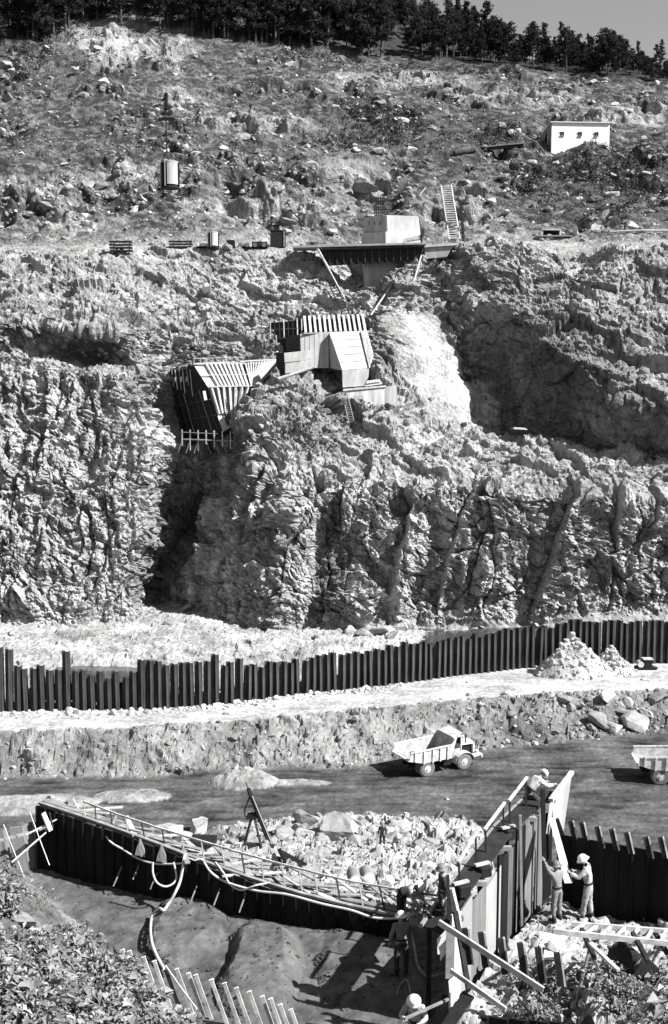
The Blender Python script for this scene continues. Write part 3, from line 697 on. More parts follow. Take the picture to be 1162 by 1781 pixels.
for px_, py_, w_, m_ in [(295,1437,44,'stone_pale'),(345,1440,40,'stone_pale'),(372,1446,34,'stone_mid'),(325,1455,26,'stone_pale'),(268,1446,22,'stone_pale'),
        (537,1425,38,'stone_mid'),(590,1440,48,'stone_pale'),(610,1425,30,'stone_pale'),(525,1448,26,'stone_pale'),(492,1447,30,'stone_mid'),(560,1455,24,'stone_mid'),
        (632,1428,24,'stone_mid'),(650,1440,20,'stone_pale'),(700,1432,22,'stone_pale'),(745,1428,24,'stone_pale'),(470,1440,22,'stone_pale'),(430,1452,22,'stone_mid'),(448,1446,20,'stone_pale'),
        (1045,1245,34,'stone_mid'),(1105,1250,38,'stone_pale'),(1068,1262,26,'stone_pale'),(1080,1228,26,'stone_pale'),(1030,1262,20,'stone_mid'),(1125,1238,20,'stone_pale'),(1092,1216,18,'stone_pale'),
        (1000,1222,22,'stone_pale'),(980,1214,18,'stone_mid'),(1055,1210,20,'stone_pale'),(1140,1212,24,'stone_mid'),(1118,1262,16,'stone_pale'),(1152,1205,18,'stone_pale'),
        (660,1094,24,'stone_mid'),(632,1098,22,'stone_pale'),(682,1100,28,'stone_mid'),(700,1090,16,'stone_pale'),(324,1055,16,'stone_pale'),(610,1092,18,'stone_pale'),(540,1085,18,'stone_mid'),
        (596,1272,12,'stone_pale'),(590,1282,14,'stone_mid'),(600,1262,9,'stone_pale'),(300,1080,14,'stone_mid'),(20,1100,14,'stone_pale'),(778,1389,6,'stone_pale'),(825,1455,10,'stone_mid')]:
    P = ghit(px_, py_ + w_ * 0.3); s = w_ / pxm(P) * (0.62 if 960 < px_ and py_ < 1280 else 0.58)
    stone(P + Vector((0, 0, s * 0.25)), s, ground, m_)
for _ in range(150):
    a = pick(w_up * (lev > 5.6) * dist_w, 1)[0]; P = Vector(HPf[a]); s = random.uniform(0.5, 1.15)
    stone(P + Vector((0, 0, 0.1)), s, hillside, random.choice(['stone_pale', 'stone_pale', 'stone_mid']))
for px_, py_, w_, m_ in [(387,257,14,'stone_pale'),(480,280,16,'stone_pale'),(690,187,12,'stone_pale'),(608,172,9,'stone_pale'),(805,175,18,'stone_pale'),(182,141,18,'stone_pale'),(10,115,30,'stone_mid'),
        (620,262,14,'stone_pale'),(970,285,12,'stone_pale'),(1075,290,12,'stone_pale'),(1010,345,9,'stone_pale'),(660,180,14,'stone_dark'),(180,322,26,'stone_dark'),(500,385,26,'stone_mid'),(640,328,30,'stone_mid'),(510,378,14,'stone_pale')]:
    P = hit(px_, py_); s = w_ / pxm(P) * 0.55; stone(P, s, hillside, m_)
P = at(30, 1610, 21.5); 
for px_, py_, w_, Y_ in [(35, 1605, 75, 22.5), (70, 1630, 40, 22.2)]:
    P = nhit(px_, py_); s = w_ / pxm(P) * 0.6; stone(P, s, near_bank, 'stone_pale', k=2)
# ================================================================== STEEL AND CONCRETE WORKS
# ---- long sheet-pile wall beside the haul road
def sheet_pile_me(w, h, depth, t, mat, name='sheet_pile'):
    prof = [(0, 0), (0.40 * w, 0), (0.50 * w, -depth), (0.86 * w, -depth), (0.96 * w, 0), (1.0 * w, 0)]
    mb = MB(); n = len(prof)
    out = [(x, y) for x, y in prof] + [(x, y + t) for x, y in reversed(prof)]
    for z in (0, h): mb.v += [(x, y, z) for x, y in out]
    m = len(out)
    for i in range(m): mb.f.append((i, (i + 1) % m, (i + 1) % m + m, i + m))
    for i in range(n - 1):
        mb.f.append((i, m - 1 - i, m - 2 - i, i + 1)); mb.f.append((i + m, i + 1 + m, 2 * m - 2 - i, 2 * m - 1 - i))
    return mb.mesh(name, mat)
wall_pts = [gz(a, b_, 3.0) for a, b_ in zip(np.linspace(-150, 1330, 60), np.interp(np.linspace(-150, 1330, 60), gx, y_pl))]
cum = [0.0]
for a, b_ in zip(wall_pts[:-1], wall_pts[1:]): cum.append(cum[-1] + (b_ - a).length)
def on_wall(s):
    k = min(max(np.searchsorted(cum, s) - 1, 0), len(cum) - 2); t = (s - cum[k]) / (cum[k + 1] - cum[k])
    return wall_pts[k].lerp(wall_pts[k + 1], t), (wall_pts[k + 1] - wall_pts[k]).normalized()
PW = 0.84
pile_me = sheet_pile_me(PW, 9.0, 0.50, 0.03, 'steel_pile')
spw = root('sheet_pile_wall', 'long dark corrugated steel sheet pile wall standing along the pale haul road', 'retaining wall', on_wall(cum[-1] / 2)[0])
topx = [-150, 0, 14, 20, 32, 60, 105, 130, 180, 215, 235, 262, 290, 330, 400, 500, 600, 700, 800, 900, 975, 985, 1162, 1330]
topy = [1130, 1128, 1130, 1165, 1165, 1162, 1162, 1170, 1178, 1172, 1150, 1143, 1158, 1150, 1158, 1150, 1137, 1122, 1108, 1092, 1086, 1080, 1078, 1076]
n_p = int(cum[-1] / PW)
for k in range(n_p):
    p, d = on_wall(k * PW); px_, _ = proj(np.array(p[:]))
    zt = at(float(px_), float(np.interp(px_, topx, topy)), p.y).z + random.gauss(0, 0.17 + 0.12 * (px_ < 420))
    if abs(px_ - 109) < 5: zt += 1.7
    o = link('sheet_pile', pile_me, spw, Vector((p.x, p.y, zt - 9.0)) - ORG[spw.name], (random.gauss(0, 0.006), random.gauss(0, 0.012), math.atan2(d.y, d.x)))

# ---- gravel heap, boulders and small machine on the haul road
def heap(name, px_, py_, w, h, mat, label, cat, seed, z0=3.0, skew=0.0, slope=0.0, fy=0.55, tv=0.42, ston=420):
    c = gz(px_, py_, z0); s = pxm(c); rx = w / s / 2; hh = h / s
    rr_, ac = 26, 60; P = np.zeros((rr_, ac + 1, 3))
    for a in range(rr_):
        for b_ in range(ac + 1):
            th = 2 * math.pi * b_ / ac; r = a / (rr_ - 1)
            P[a, b_] = (c.x + rx * r * math.cos(th) + skew * rx * (1 - r), c.y + rx * fy * r * math.sin(th), 0)
            P[a, b_, 2] = c.z - 0.12 + slope * rx * fy * r * math.sin(th) + hh * (1 - r) ** 0.9 * (1 + 0.12 * math.sin(3 * th + seed))
    nn = fbm(P, 1.3, 4, 0.6, seed=seed); f_, _, _ = facet(P, 0.7, seed, 1.0)
    P[..., 2] += (0.28 * nn + 0.22 * f_) * np.clip(np.linspace(1.4, 0, rr_), 0, 1)[:, None]
    P[:, -1] = P[:, 0]
    me = grid_mesh(name, P - np.array(c[:]), mat, np.full(P.shape[:2], tv))
    o = props(link(name, me, None, c), label, cat)
    n = ston; a = rng.integers(0, rr_, n); b_ = rng.integers(0, ac, n)
    rubble('stone_cover', (P[a, b_] - np.array(c[:])), np.exp(rng.normal(-1.75, 0.45, n)).clip(0.07, 0.5), 'stone_pale', o)
    return o
heap('gravel_heap', 1000, 1172, 150, 66, 'dirt', 'tall heap of broken stone and gravel against the sheet pile wall', 'stone heap', 91, skew=-0.1)
heap('gravel_heap', 1062, 1170, 95, 44, 'dirt', 'lower pale heap of broken stone spreading over the haul road', 'stone heap', 92)
c = gz(1122, 1163, 3.02)
r_ = root('compressor', 'small pale compressor on a dark sledge at the foot of the sheet piles', 'compressor', c)
part(MB().box(c + Vector((0.1, 0, 0.16)), (2.4, 1.2, 0.22)), 'sledge', 'black', r_)
part(MB().box(c + Vector((0.25, 0, 0.72)), (0.9, 0.9, 0.9)), 'housing', 'steel_dark', r_, bevel=0.04)
part(MB().box(c + Vector((0.25, 0, 1.2)), (1.15, 1.05, 0.1)), 'cover', 'truck_paint', r_)
part(MB().tube([c + Vector((-0.62, -0.5, 0.6)), c + Vector((-0.62, 0.5, 0.6))], 0.36, 14), 'air_tank', 'truck_paint', r_)
part(MB().bar(c + Vector((1.0, 0, 0.3)), c + Vector((1.5, 0, 0.3)), 0.1), 'drawbar', 'truck_paint', r_)

# ---- dump trucks
def make_truck(loc, rz, label):
    t = thing('dump_truck', label, 'dump truck', loc, rz, 'dump trucks on the valley floor'); W2 = 1.42; t.scale = (1.07, 1.07, 1.07)
    mb = MB().box((1.9, 0.45, 0.95), (6.6, 0.16, 0.34)).box((1.9, -0.45, 0.95), (6.6, 0.16, 0.34)).box((0, 0, 0.75), (0.3, 2.0, 0.3)).box((3.9, 0, 0.72), (0.25, 2.0, 0.25)).box((2.0, 0, 0.8), (0.9, 1.5, 0.5))
    mb.build('chassis', 'black', t)
    bed_ = MB()
    def slab(p0, p1, p2, p3, th): 
        n_ = (Vector(p1) - Vector(p0)).cross(Vector(p3) - Vector(p0)).normalized() * th; bed_.prism([p0, p1, p2, p3], n_)
    zt, zf = 2.52, 1.36
    slab((-1.9, -W2, 1.72), (-0.5, -W2, zf), (-0.5, W2, zf), (-1.9, W2, 1.72), 0.06)
    slab((-0.5, -W2, zf), (2.45, -W2, zf), (2.45, W2, zf), (-0.5, W2, zf), 0.06)
    slab((2.45, -W2, zf), (2.75, -W2, 3.05), (2.75, W2, 3.05), (2.45, W2, zf), 0.06)
    b1 = bed_.build('dump_body', 'truck_bed', t)
    for sgn in (-1, 1):
        y = sgn * W2
        pl_ = [(-1.9, y, 1.70), (-0.5, y, zf - 0.02), (2.45, y, zf - 0.02), (2.72, y, 2.95), (2.3, y, zt), (-1.75, y, zt - 0.12)]
        MB().prism(pl_, (0, sgn * 0.06, 0)).build('side_wall', 'truck_paint', t)
        MB().bar((-1.78, y + sgn * 0.05, zt - 0.12), (2.35, y + sgn * 0.05, zt + 0.02), 0.16, 0.12).build('top_rail', 'truck_paint', t)
        for x in (-1.35, -0.45, 0.45, 1.2, 1.95):
            MB().bar((x, y + sgn * 0.11, zf + (0.28 if x < -1 else -0.06)), (x + 0.04, y + sgn * 0.11, zt - 0.03), 0.14, 0.12, up=(0, 1, 0)).build('rib', 'truck_paint', t)
    MB().bar((-1.9, -W2, 1.74), (-1.9, W2, 1.74), 0.14, 0.12).build('tail_lip', 'truck_paint', t)
    MB().prism([(2.70, -1.2, 3.05), (3.75, -1.1, 3.3), (3.75, 1.1, 3.3), (2.70, 1.2, 3.05)], (0, 0, 0.08)).build('cab_guard', 'truck_paint', t)
    # headboard stiffening wings
    for sgn in (-1, 1): MB().prism([(2.5, sgn * 1.36, 2.4), (2.75, sgn * 1.2, 3.08), (3.2, sgn * 1.15, 3.18), (2.8, sgn * 1.36, 2.4)], (0, -sgn * 0.05, 0)).build('guard_wing', 'truck_paint', t)
    cab_ = MB().box((3.05, 0, 1.45), (0.12, 1.7, 1.6)).box((3.4, 0, 1.0), (0.9, 1.7, 0.5)).box((3.80, 0.0, 1.75), (0.08, 1.7, 0.9))
    for x in (3.02, 3.80):
        for y in (-0.82, 0.82): cab_.box((x, y, 2.3), (0.1, 0.1, 1.3))
    cab_.box((3.4, -0.84, 1.5), (0.5, 0.05, 0.75)).box((3.4, 0.84, 1.5), (0.5, 0.05, 0.75)).box((3.42, 0, 2.95), (0.95, 1.8, 0.08))
    cb = cab_.build('cab', 'truck_paint', t)
    MB().box((3.35, 0.3, 1.45), (0.5, 0.55, 0.5)).build('driver_seat', 'black', cb)
    MB().box((3.84, 0.0, 2.5), (0.02, 1.56, 0.6)).build('windscreen', 'glass_dark', cb)
    MB().lathe([(0.2, 0), (0.2, 0.03)], 12, (3.65, 0.3, 1.95)).build('steering_wheel', 'black', cb)
    hood = MB().hexa([(3.85, -0.62, 2.0), (5.35, -0.55, 1.95), (5.35, 0.55, 1.95), (3.85, 0.62, 2.0), (3.85, -0.55, 2.32), (5.35, -0.45, 2.18), (5.35, 0.45, 2.18), (3.85, 0.55, 2.32)])
    hood.build('hood', 'truck_paint', t, bevel=0.03)
    MB().box((4.5, 0, 1.5), (1.3, 0.8, 0.9)).box((4.3, -0.42, 1.5), (0.3, 0.1, 0.5)).box((4.7, 0.42, 1.5), (0.3, 0.1, 0.5)).build('engine', 'black', t)
    MB().box((5.32, 0, 1.5), (0.16, 1.2, 1.0)).build('radiator', 'truck_paint', t)
    for y in (-0.35, -0.12, 0.12, 0.35): MB().box((5.42, y, 1.5), (0.04, 0.06, 0.85)).build('grille_bar', 'truck_bed', t)
    MB().box((5.72, 0, 1.02), (0.16, 2.7, 0.3)).build('bumper', 'truck_paint', t)
    for sgn in (-1, 1):
        y = sgn * 1.1; prof = []
        for a in range(0, 181, 20):
            prof.append((3.9 + 1.0 * math.cos(R(a)), y - 0.32, 0.78 + 0.86 * math.sin(R(a))))
        prof += [(x, y_, z - 0.06) for x, y_, z in reversed(prof)]
        MB().prism(prof, (0, 0.64, 0)).prism([(4.8, y - 0.32, 1.12), (5.75, y - 0.32, 1.2), (5.75, y - 0.32, 1.14), (4.8, y - 0.32, 1.04)], (0, 0.64, 0)).build('fender', 'truck_paint', t)
        MB().lathe([(0.05, 0), (0.13, 0.06), (0.14, 0.12)], 10, (5.55, sgn * 0.85, 1.28)).build('headlight', 'white_paint', t)
    MB().tube([(4.5, -0.5, 2.0), (4.5, -0.5, 2.95)], 0.06, 8).build('exhaust_stack', 'black', t)
    MB().lathe([(0.14, 0), (0.14, 0.3), (0.05, 0.36)], 10, (4.8, 0.45, 2.2)).build('air_cleaner', 'truck_bed', t)
    MB().box((2.1, -1.05, 0.95), (0.8, 0.5, 0.45)).build('fuel_tank', 'black', t)
    def wheel(x, y, w, sgn):
        ty = MB(); rr = 0.73; prof = [(0.34, -w / 2), (0.62, -w / 2), (rr, -w * 0.36), (rr, w * 0.36), (0.62, w / 2), (0.34, w / 2)]
        ty.lathe(prof, 22); ty.v = [(a, c_, b_) for a, b_, c_ in ty.v]; ty.v = [(x + a, y + b_, 0.73 + c_) for a, b_, c_ in ty.v]
        wo_ = ty.build('wheel', 'tyre', t)
        rm = MB().lathe([(0.42, -w * 0.40), (0.42, w * 0.40), (0.30, w * 0.52), (0.16, w * 0.50), (0.14, w * 0.66), (0.02, w * 0.66)], 18)
        rm.v = [(x + a, y + sgn * c_, 0.73 + b_) for a, b_, c_ in rm.v]; rm.build('rim', 'rim', wo_)
        ld = MB()
        for k in range(22):
            a = 2 * math.pi * k / 22
            M = Matrix.Rotation(-a, 3, 'Y'); ld.box(Vector((x, y, 0.73)) + M @ Vector((rr - 0.01, 0, 0)), (0.06, w * 0.74, 0.09), M=M)
        ld.build('tread', 'tyre', wo_)
    for sgn in (-1, 1):
        wheel(3.9, sgn * 1.12, 0.42, sgn); wheel(0, sgn * 1.2, 0.5, sgn); wheel(0, sgn * 0.66, 0.46, sgn)
    return t
Pn = gz(743, 1350, 0.0); hd = R(27)
Mz = Matrix.Rotation(hd, 3, 'Z'); o_ = Pn - Mz @ Vector((0, -1.42, 0)); zt_ = max(drop(o_.x + dx_, o_.y + dy_) for dx_ in (-1.5, 0, 1.5, 3.5) for dy_ in (-1.5, 0, 1.5))
make_truck((o_.x, o_.y, zt_ - 0.14), hd, 'pale open-bed dump truck with exposed engine standing below the earth bank')
Pn = gz(1148, 1364, 0.0); hd2 = R(-5); Mz = Matrix.Rotation(hd2, 3, 'Z'); o_ = Pn - Mz @ Vector((0, -1.42, 0))
zt_ = max(drop(o_.x + dx_, o_.y + dy_) for dx_ in (-1.5, 0, 1.5) for dy_ in (-1.5, 0, 1.5))
make_truck((o_.x, o_.y, zt_ - 0.12), hd2, 'pale dump truck halted in front of the big boulders of the bank')

# ---- concrete bucket hanging over the slope on the cableway
def bucket_parts(r_, base, h, rad, up=True):
    c = Vector(base)
    # shell with bars: its lit and shaded halves are painted pale and dark
    def arc(a0, a1, ra, z0, z1, th=0.06, n=10):
        mb = MB(); pts = []
        for k in range(n + 1):
            a = lerp(a0, a1, k / n); pts.append((math.cos(a), math.sin(a)))
        poly = [c + Vector((x * ra, y * ra, z0)) for x, y in pts] + [c + Vector((x * (ra - th), y * (ra - th), z0)) for x, y in reversed(pts)]
        return mb.prism(poly, (0, 0, z1 - z0))
    part(arc(R(-100), R(60), rad, 0.12 * h, 0.93 * h), 'shell', 'concrete', r_)
    part(arc(R(60), R(260), rad, 0.12 * h, 0.93 * h), 'shaded_shell', 'steel_dark', r_)
    part(MB().lathe([(rad * 1.06, 0), (rad * 1.06, 0.07 * h), (rad * 0.6, 0.08 * h), (rad * 0.5, 0.12 * h)], 20, c), 'base_ring', 'steel_dark', r_)
    part(MB().lathe([(rad * 0.98, 0.90 * h), (rad * 1.02, 0.91 * h), (rad * 1.02, 0.96 * h), (rad * 0.9, 0.97 * h)], 20, c), 'rim', 'concrete_grey', r_)
    for a in (-112, -150, 172):
        x, y = math.cos(R(a)) * (rad + 0.08), math.sin(R(a)) * (rad + 0.08)
        part(MB().bar(c + Vector((x, y, 0.05 * h)), c + Vector((x, y, 0.95 * h)), 0.09), 'frame_bar', 'concrete_grey', r_)
    x, y = math.cos(R(-18)) * (rad + 0.1), math.sin(R(-18)) * (rad + 0.1)
    part(MB().bar(c + Vector((x, y, 0.05 * h)), c + Vector((x, y, 0.92 * h)), 0.13), 'frame_bar', 'steel_dark', r_)
cb = at(296, 328, 122.0); s = pxm(cb); hB = 47 / s; rB = 15.5 / s
r_ = root('concrete_bucket', 'pale round concrete bucket hanging from a dark lifting beam above the rocky slope', 'bucket', cb)
bucket_parts(r_, cb, hB, rB)
top = cb + Vector((0, 0, hB * 0.95)); ap = at(290, 262, 122.0)
for dx_, dy_ in ((-rB * .9, 0), (rB * .9, 0), (0, -rB * .9)): part(MB().bar(top + Vector((dx_, dy_, 0)), ap, 0.10), 'bail', 'steel_dark', r_)
bm_ = at(289, 207, 122.0); hk = at(288, 170, 122.0)
part(MB().tube([ap, bm_], 0.075, 6), 'sling', 'steel_dark', r_)
part(MB().bar(bm_ + Vector((-0.85, 0, 0)), bm_ + Vector((0.85, 0, 0)), 0.24, 0.32), 'lifting_beam', 'black', r_)
part(MB().tube([bm_, hk], 0.08, 6), 'sling', 'steel_dark', r_)
part(MB().hexa([hk + Vector(v) for v in ((-0.15, -0.2, -1.2), (0.2, -0.2, -1.2), (0.2, 0.2, -1.2), (-0.15, 0.2, -1.2), (-0.1, -0.2, 0.5), (0.22, -0.2, 0.5), (0.22, 0.2, 0.5), (-0.1, 0.2, 0.5))]).prism([hk + Vector((-0.1, -0.12, 0.1)), hk + Vector((-0.55, -0.12, -0.35)), hk + Vector((-0.15, -0.12, -0.3))], (0, 0.24, 0)), 'hook_block', 'black', r_)
part(MB().tube([hk + Vector((0, 0, 0.4)), hk + Vector((0, 0, 40))], 0.018, 5), 'hoist_rope', 'steel_dark', r_)

# ---- things standing on the bench
def bench_at(px_, Yoff=0.0):
    P = hit(px_, 430); return P
def frame3(px_, py_): return hit(px_, py_)
def stack_panel(px0, px1, py0, py1, n, label):
    c = hit((px0 + px1) / 2, py1 + 1); Y = c.y - 0.6
    a, b_, top_ = at(px0, py1, Y), at(px1, py1, Y), at(px0, py0, Y); r_ = root('timber_stack', label, 'timber stack', (a + b_) / 2)
    h = top_.z - a.z
    for k in range(n):
        z = a.z - 0.1 + (h + 0.1) * (k + 0.5) / n
        part(MB().box(((a.x + b_.x) / 2 + random.uniform(-.1, .1), Y + 0.4, z - 0.02), (b_.x - a.x, 0.9, h / n * 0.55)), 'timber', 'wood_dark', r_)
        for t in (0.15, 0.85): part(MB().box((lerp(a.x, b_.x, t), Y + 0.4, z + h / n * 0.42), (0.25, 0.95, h / n * 0.5)), 'spacer', 'wood_mid', r_)
    return r_
stack_panel(190, 229, 417, 437, 4, 'stack of four dark timber layers at the open left end of the bench')
stack_panel(294, 334, 417, 430, 3, 'lower stack of three dark timber layers beside the round concrete bucket')
c = hit(372, 432); c.y -= 0.5; s = pxm(c)
r_ = root('concrete_bucket', 'pale round concrete bucket standing on the bench', 'bucket', c); bucket_parts(r_, c, 28 / s, 9 / s)
c = hit(484, 430); c.y -= 0.6; s = pxm(c); w = 26 / s; h = 27 / s
r_ = root('tool_shed', 'dark timber tool shed with a small stove pipe on the bench', 'shed', c)
part(MB().box(c + Vector((0, 0, h / 2 - 0.1)), (w, 1.6, h)), 'wall', 'wood_dark', r_); part(MB().box(c + Vector((w * 0.42, -0.85, h / 2 - 0.1)), (0.2, 0.1, h)), 'door_post', 'wood_mid', r_)
part(MB().box(c + Vector((0, 0, h - 0.02)), (w * 1.06, 1.75, 0.12)), 'roof', 'steel_dark', r_); part(MB().box(c + Vector((-0.2, 0.1, h + 0.45)), (0.9, 0.5, 0.8)).box(c + Vector((-0.2, 0.1, h + 0.92)), (2.2, 0.7, 0.14)), 'stove_pipe', 'steel_dark', r_)
for px_, w_, h_, mt, lb, nm, ct in [(402, 14, 13, 'black', 'small black crate on the bench next to the round bucket', 'crate', 'crate'), (352, 18, 7, 'wood_pale', 'low pale box on the bench between timber stack and bucket', 'low_box', 'box'), (425, 20, 7, 'wood_mid', 'low grey trailer on the bench near the tool shed', 'flat_trailer', 'trailer'), (452, 26, 10, 'steel_dark', 'dark low pump set on the bench close to the tool shed', 'pump_set', 'pump'), (543, 20, 9, 'steel_dark', 'dark winch with drum at the left end of the steel bridge', 'winch', 'winch')]:
    c = hit(px_, 431); c.y -= 0.4; s = pxm(c); w, h = w_ / s, h_ / s
    r_ = root(nm, lb, ct, c)
    part(MB().box(c + Vector((0, 0, h * 0.55)), (w, 1.1, h * 0.8)), 'body', mt, r_, bevel=0.05)
    part(MB().box(c + Vector((0, 0, 0.05)), (w * 1.1, 1.2, 0.16)), 'skid', 'black', r_)
    if nm in ('winch', 'pump_set', 'flat_trailer'):
        for dx_ in (-w * 0.3, w * 0.3): part(MB().tube([c + Vector((dx_, -0.7, 0.35)), c + Vector((dx_, 0.7, 0.35))], 0.34, 12), 'drum' if nm == 'winch' else 'wheel', 'tyre', r_)

# ---- abutment: concrete block, bridge girder, pier
def quad_block(r_, name, mat, pts, dep):           # pts: front polygon as (px, py, Y)
    return part(MB().prism([at(*p) for p in pts], dep), name, mat, r_, bevel=0.03)
r_ = root('abutment_block', 'two-lift pale concrete block with a dark shaded side above the steel bridge', 'concrete block', at(690, 432, 178))
quad_block(r_, 'lower_lift', 'concrete', [(671, 432, 176), (733, 432, 178.5), (731, 404, 178.5), (671, 403, 176)], (-2.2, 7, 0))
quad_block(r_, 'upper_lift', 'concrete', [(674, 403.5, 176.3), (731, 404.5, 178.7), (728, 376, 178.7), (673, 374, 176.3)], (-2.0, 7, 0))
quad_block(r_, 'lower_form', 'concrete_grey', [(629, 432, 180), (671, 432, 175.9), (671, 403, 175.9), (629, 405, 180)], (0.4, 5, 0))
quad_block(r_, 'upper_form', 'concrete_grey', [(633, 404.5, 180.2), (673, 403.5, 176.2), (672, 374, 176.2), (633, 379, 180.2)], (0.4, 5, 0))
for k, px_ in enumerate((641, 650, 660)):
    p = at(px_, 388, 177.6 - k * 0.75 + 0.4); part(MB().box(p + Vector((0.1, -0.2, 0)), (0.14, 0.5, 0.5)), 'form_tie', 'black', r_)
r_ = root('rebar_cage', 'dark upright reinforcing steel cage on top of the abutment block', 'rebar', at(660, 378, 182))
for k in range(6):
    for j in range(2):
        a = at(652 + k * 3.2, 377, 181 + j); part(MB().bar(a + Vector((0, 0, -1)), a + Vector((0, 0, 3.1)), 0.13), 'vertical_bar', 'steel_dark', r_)
for k in range(7):
    a, b_ = at(652, 375 - k * 5, 181), at(668, 375 - k * 5, 181); part(MB().bar(a, b_, 0.1), 'tie_bar', 'steel_dark', r_)
r_ = root('steel_bridge', 'dark steel girder bridge spanning the notch below the abutment block', 'bridge', at(620, 440, 172))
g0, g1 = at(513, 432, 172), at(735, 427, 172)
part(MB().prism([at(556, 434, 171.2), at(735, 430, 171.2), at(736, 452, 171.2), at(572, 462, 171.2)], (0, 0.35, 0)), 'girder', 'steel_dark', r_)
part(MB().prism([at(556, 434, 173.8), at(735, 430, 173.8), at(736, 450, 173.8), at(572, 460, 173.8)], (0, 0.35, 0)), 'girder', 'steel_dark', r_)
part(MB().bar(at(510, 432, 172.4), at(740, 426, 172.4), 4.2, 0.28), 'deck', 'concrete_grey', r_)
part(MB().bar(at(556, 435.5, 171.0), at(736, 431.5, 171.0), 0.5, 0.14), 'flange', 'steel_dark', r_)
for k in range(14):
    t = k / 13; a, b_ = at(lerp(572, 734, t), lerp(436, 432, t), 171.1), at(lerp(574, 734, t), lerp(460, 451, t), 171.1)
    part(MB().bar(a, b_, 0.14, 0.2, up=(0, 1, 0)), 'stiffener', 'steel_pile', r_)
r_ = root('bridge_pier', 'dark shaded concrete pier standing in the notch under the steel bridge', 'pier', at(665, 500, 175))
part(MB().prism([at(632, 452, 174.2), at(684, 452, 174.2), at(694, 478, 174.2), at(672, 506, 174.2), at(634, 512, 174.2)], (0, 4, 0)), 'shaft', 'concrete_grey', r_)
part(MB().prism([at(684, 446, 173.6), at(704, 446, 174.6), at(700, 470, 174.6), at(694, 480, 173.6)], (0, 3, 0)), 'bearing_block', 'concrete', r_)
part(MB().prism([at(703, 444, 172.9), at(712, 444, 172.9), at(712, 478, 172.9), at(703, 478, 172.9)], (0, 1, 0)), 'column', 'concrete_grey', r_)
r_ = root('abutment_wall', 'pale concrete wing wall at the right end of the steel bridge', 'concrete wall', at(765, 445, 172))
part(MB().prism([at(738, 428, 172.5), at(790, 424, 172.5), at(778, 446, 172.5), at(740, 450, 172.5)], (0, 5, 0)), 'wall', 'concrete_grey', r_)
part(MB().prism([at(738, 426.5, 172.2), at(796, 422.5, 172.2), at(796, 426, 172.2), at(738, 430, 172.2)], (0, 5, 0)), 'coping', 'concrete', r_)
r_ = root('timber_trough', 'small pale timber chute lying on the right end of the bridge deck', 'chute', at(718, 418, 174))
part(MB().bar(at(701, 421, 174), at(733, 416, 174), 0.9, 0.12), 'floor', 'wood_mid', r_); part(MB().bar(at(701, 419, 173.6), at(733, 411, 173.6), 0.1, 0.5), 'side', 'wood_pale', r_); part(MB().bar(at(733, 425, 173.6), at(733, 406, 173.6), 0.3), 'post', 'black', r_)

# ---- ladders and stairs
def ladder(name, label, a, b_, w, n, mat, rail=0.09, rung=0.07, cat='ladder', side=None, group=None):
    a, b_ = Vector(a), Vector(b_); d = (b_ - a).normalized(); sv = Vector(side) if side else Vector((1, 0, 0)); sv = (sv - d * sv.dot(d)).normalized() * w / 2
    r_ = root(name, label, cat, a, group)
    for s_ in (-1, 1): part(MB().bar(a + sv * s_, b_ + sv * s_, rail, rail * 1.6, up=(0, -1, 0.2)), 'rail', mat, r_)
    for k in range(n):
        p = a.lerp(b_, (k + 0.5) / n); part(MB().bar(p - sv, p + sv, rung, rung), 'rung', mat, r_)
    return r_
ladder('stair_ladder', 'long pale timber stair ladder climbing the slope above the bridge end', at(791, 416, 176), at(776, 322, 186), 1.7, 24, 'wood_pale', 0.16, 0.16)
p = at(804, 405, 177); r_ = root('timber_post', 'dark upright timber post standing beside the long stair ladder', 'post', at(806, 410, 177))
part(MB().bar(at(806, 414, 177), at(801, 350, 178), 0.42), 'shaft', 'wood_dark', r_)
part(MB().bar(at(801, 352, 177.9), at(800, 348, 178), 0.6, 0.3), 'cap', 'wood_dark', r_)
ladder('rope_ladder', 'dark ladder hanging down the rock below the left bridge end', at(602, 548, 165.5), at(568, 470, 171), 1.0, 16, 'wood_dark', 0.16, 0.14)
def pole(name, label, cat, a, b_, r0, r1, mat, group=None):
    mb = MB().tube([a, Vector(a).lerp(Vector(b_), 0.5) + Vector((0, 0, -0.02)), b_], [r0, (r0 + r1) / 2, r1], 7); return solo(mb, name, mat, label, cat, group)
pole('timber_pole', 'pale pole leaning from the bridge deck down the rock, left end', 'pole', at(552, 431, 170.6), at(600, 520, 168), 0.16, 0.12, 'wood_pale')
pole('timber_pole', 'pale pole propped up against the right end of the bridge girder', 'pole', at(714, 510, 166), at(733, 444, 170.4), 0.16, 0.12, 'wood_pale')
pole('timber_pole', 'long pale pole slanting over the dark notch below the bridge', 'pole', at(645, 548, 163.5), at(690, 482, 168), 0.15, 0.11, 'wood_pale')
pole('timber_pole', 'grey pole lying on the slope between rebar cage and stair ladder', 'pole', hit(712, 362) + Vector((0, -.2, .2)), hit(740, 330) + Vector((0, -.2, .3)), 0.2, 0.15, 'wood_mid')

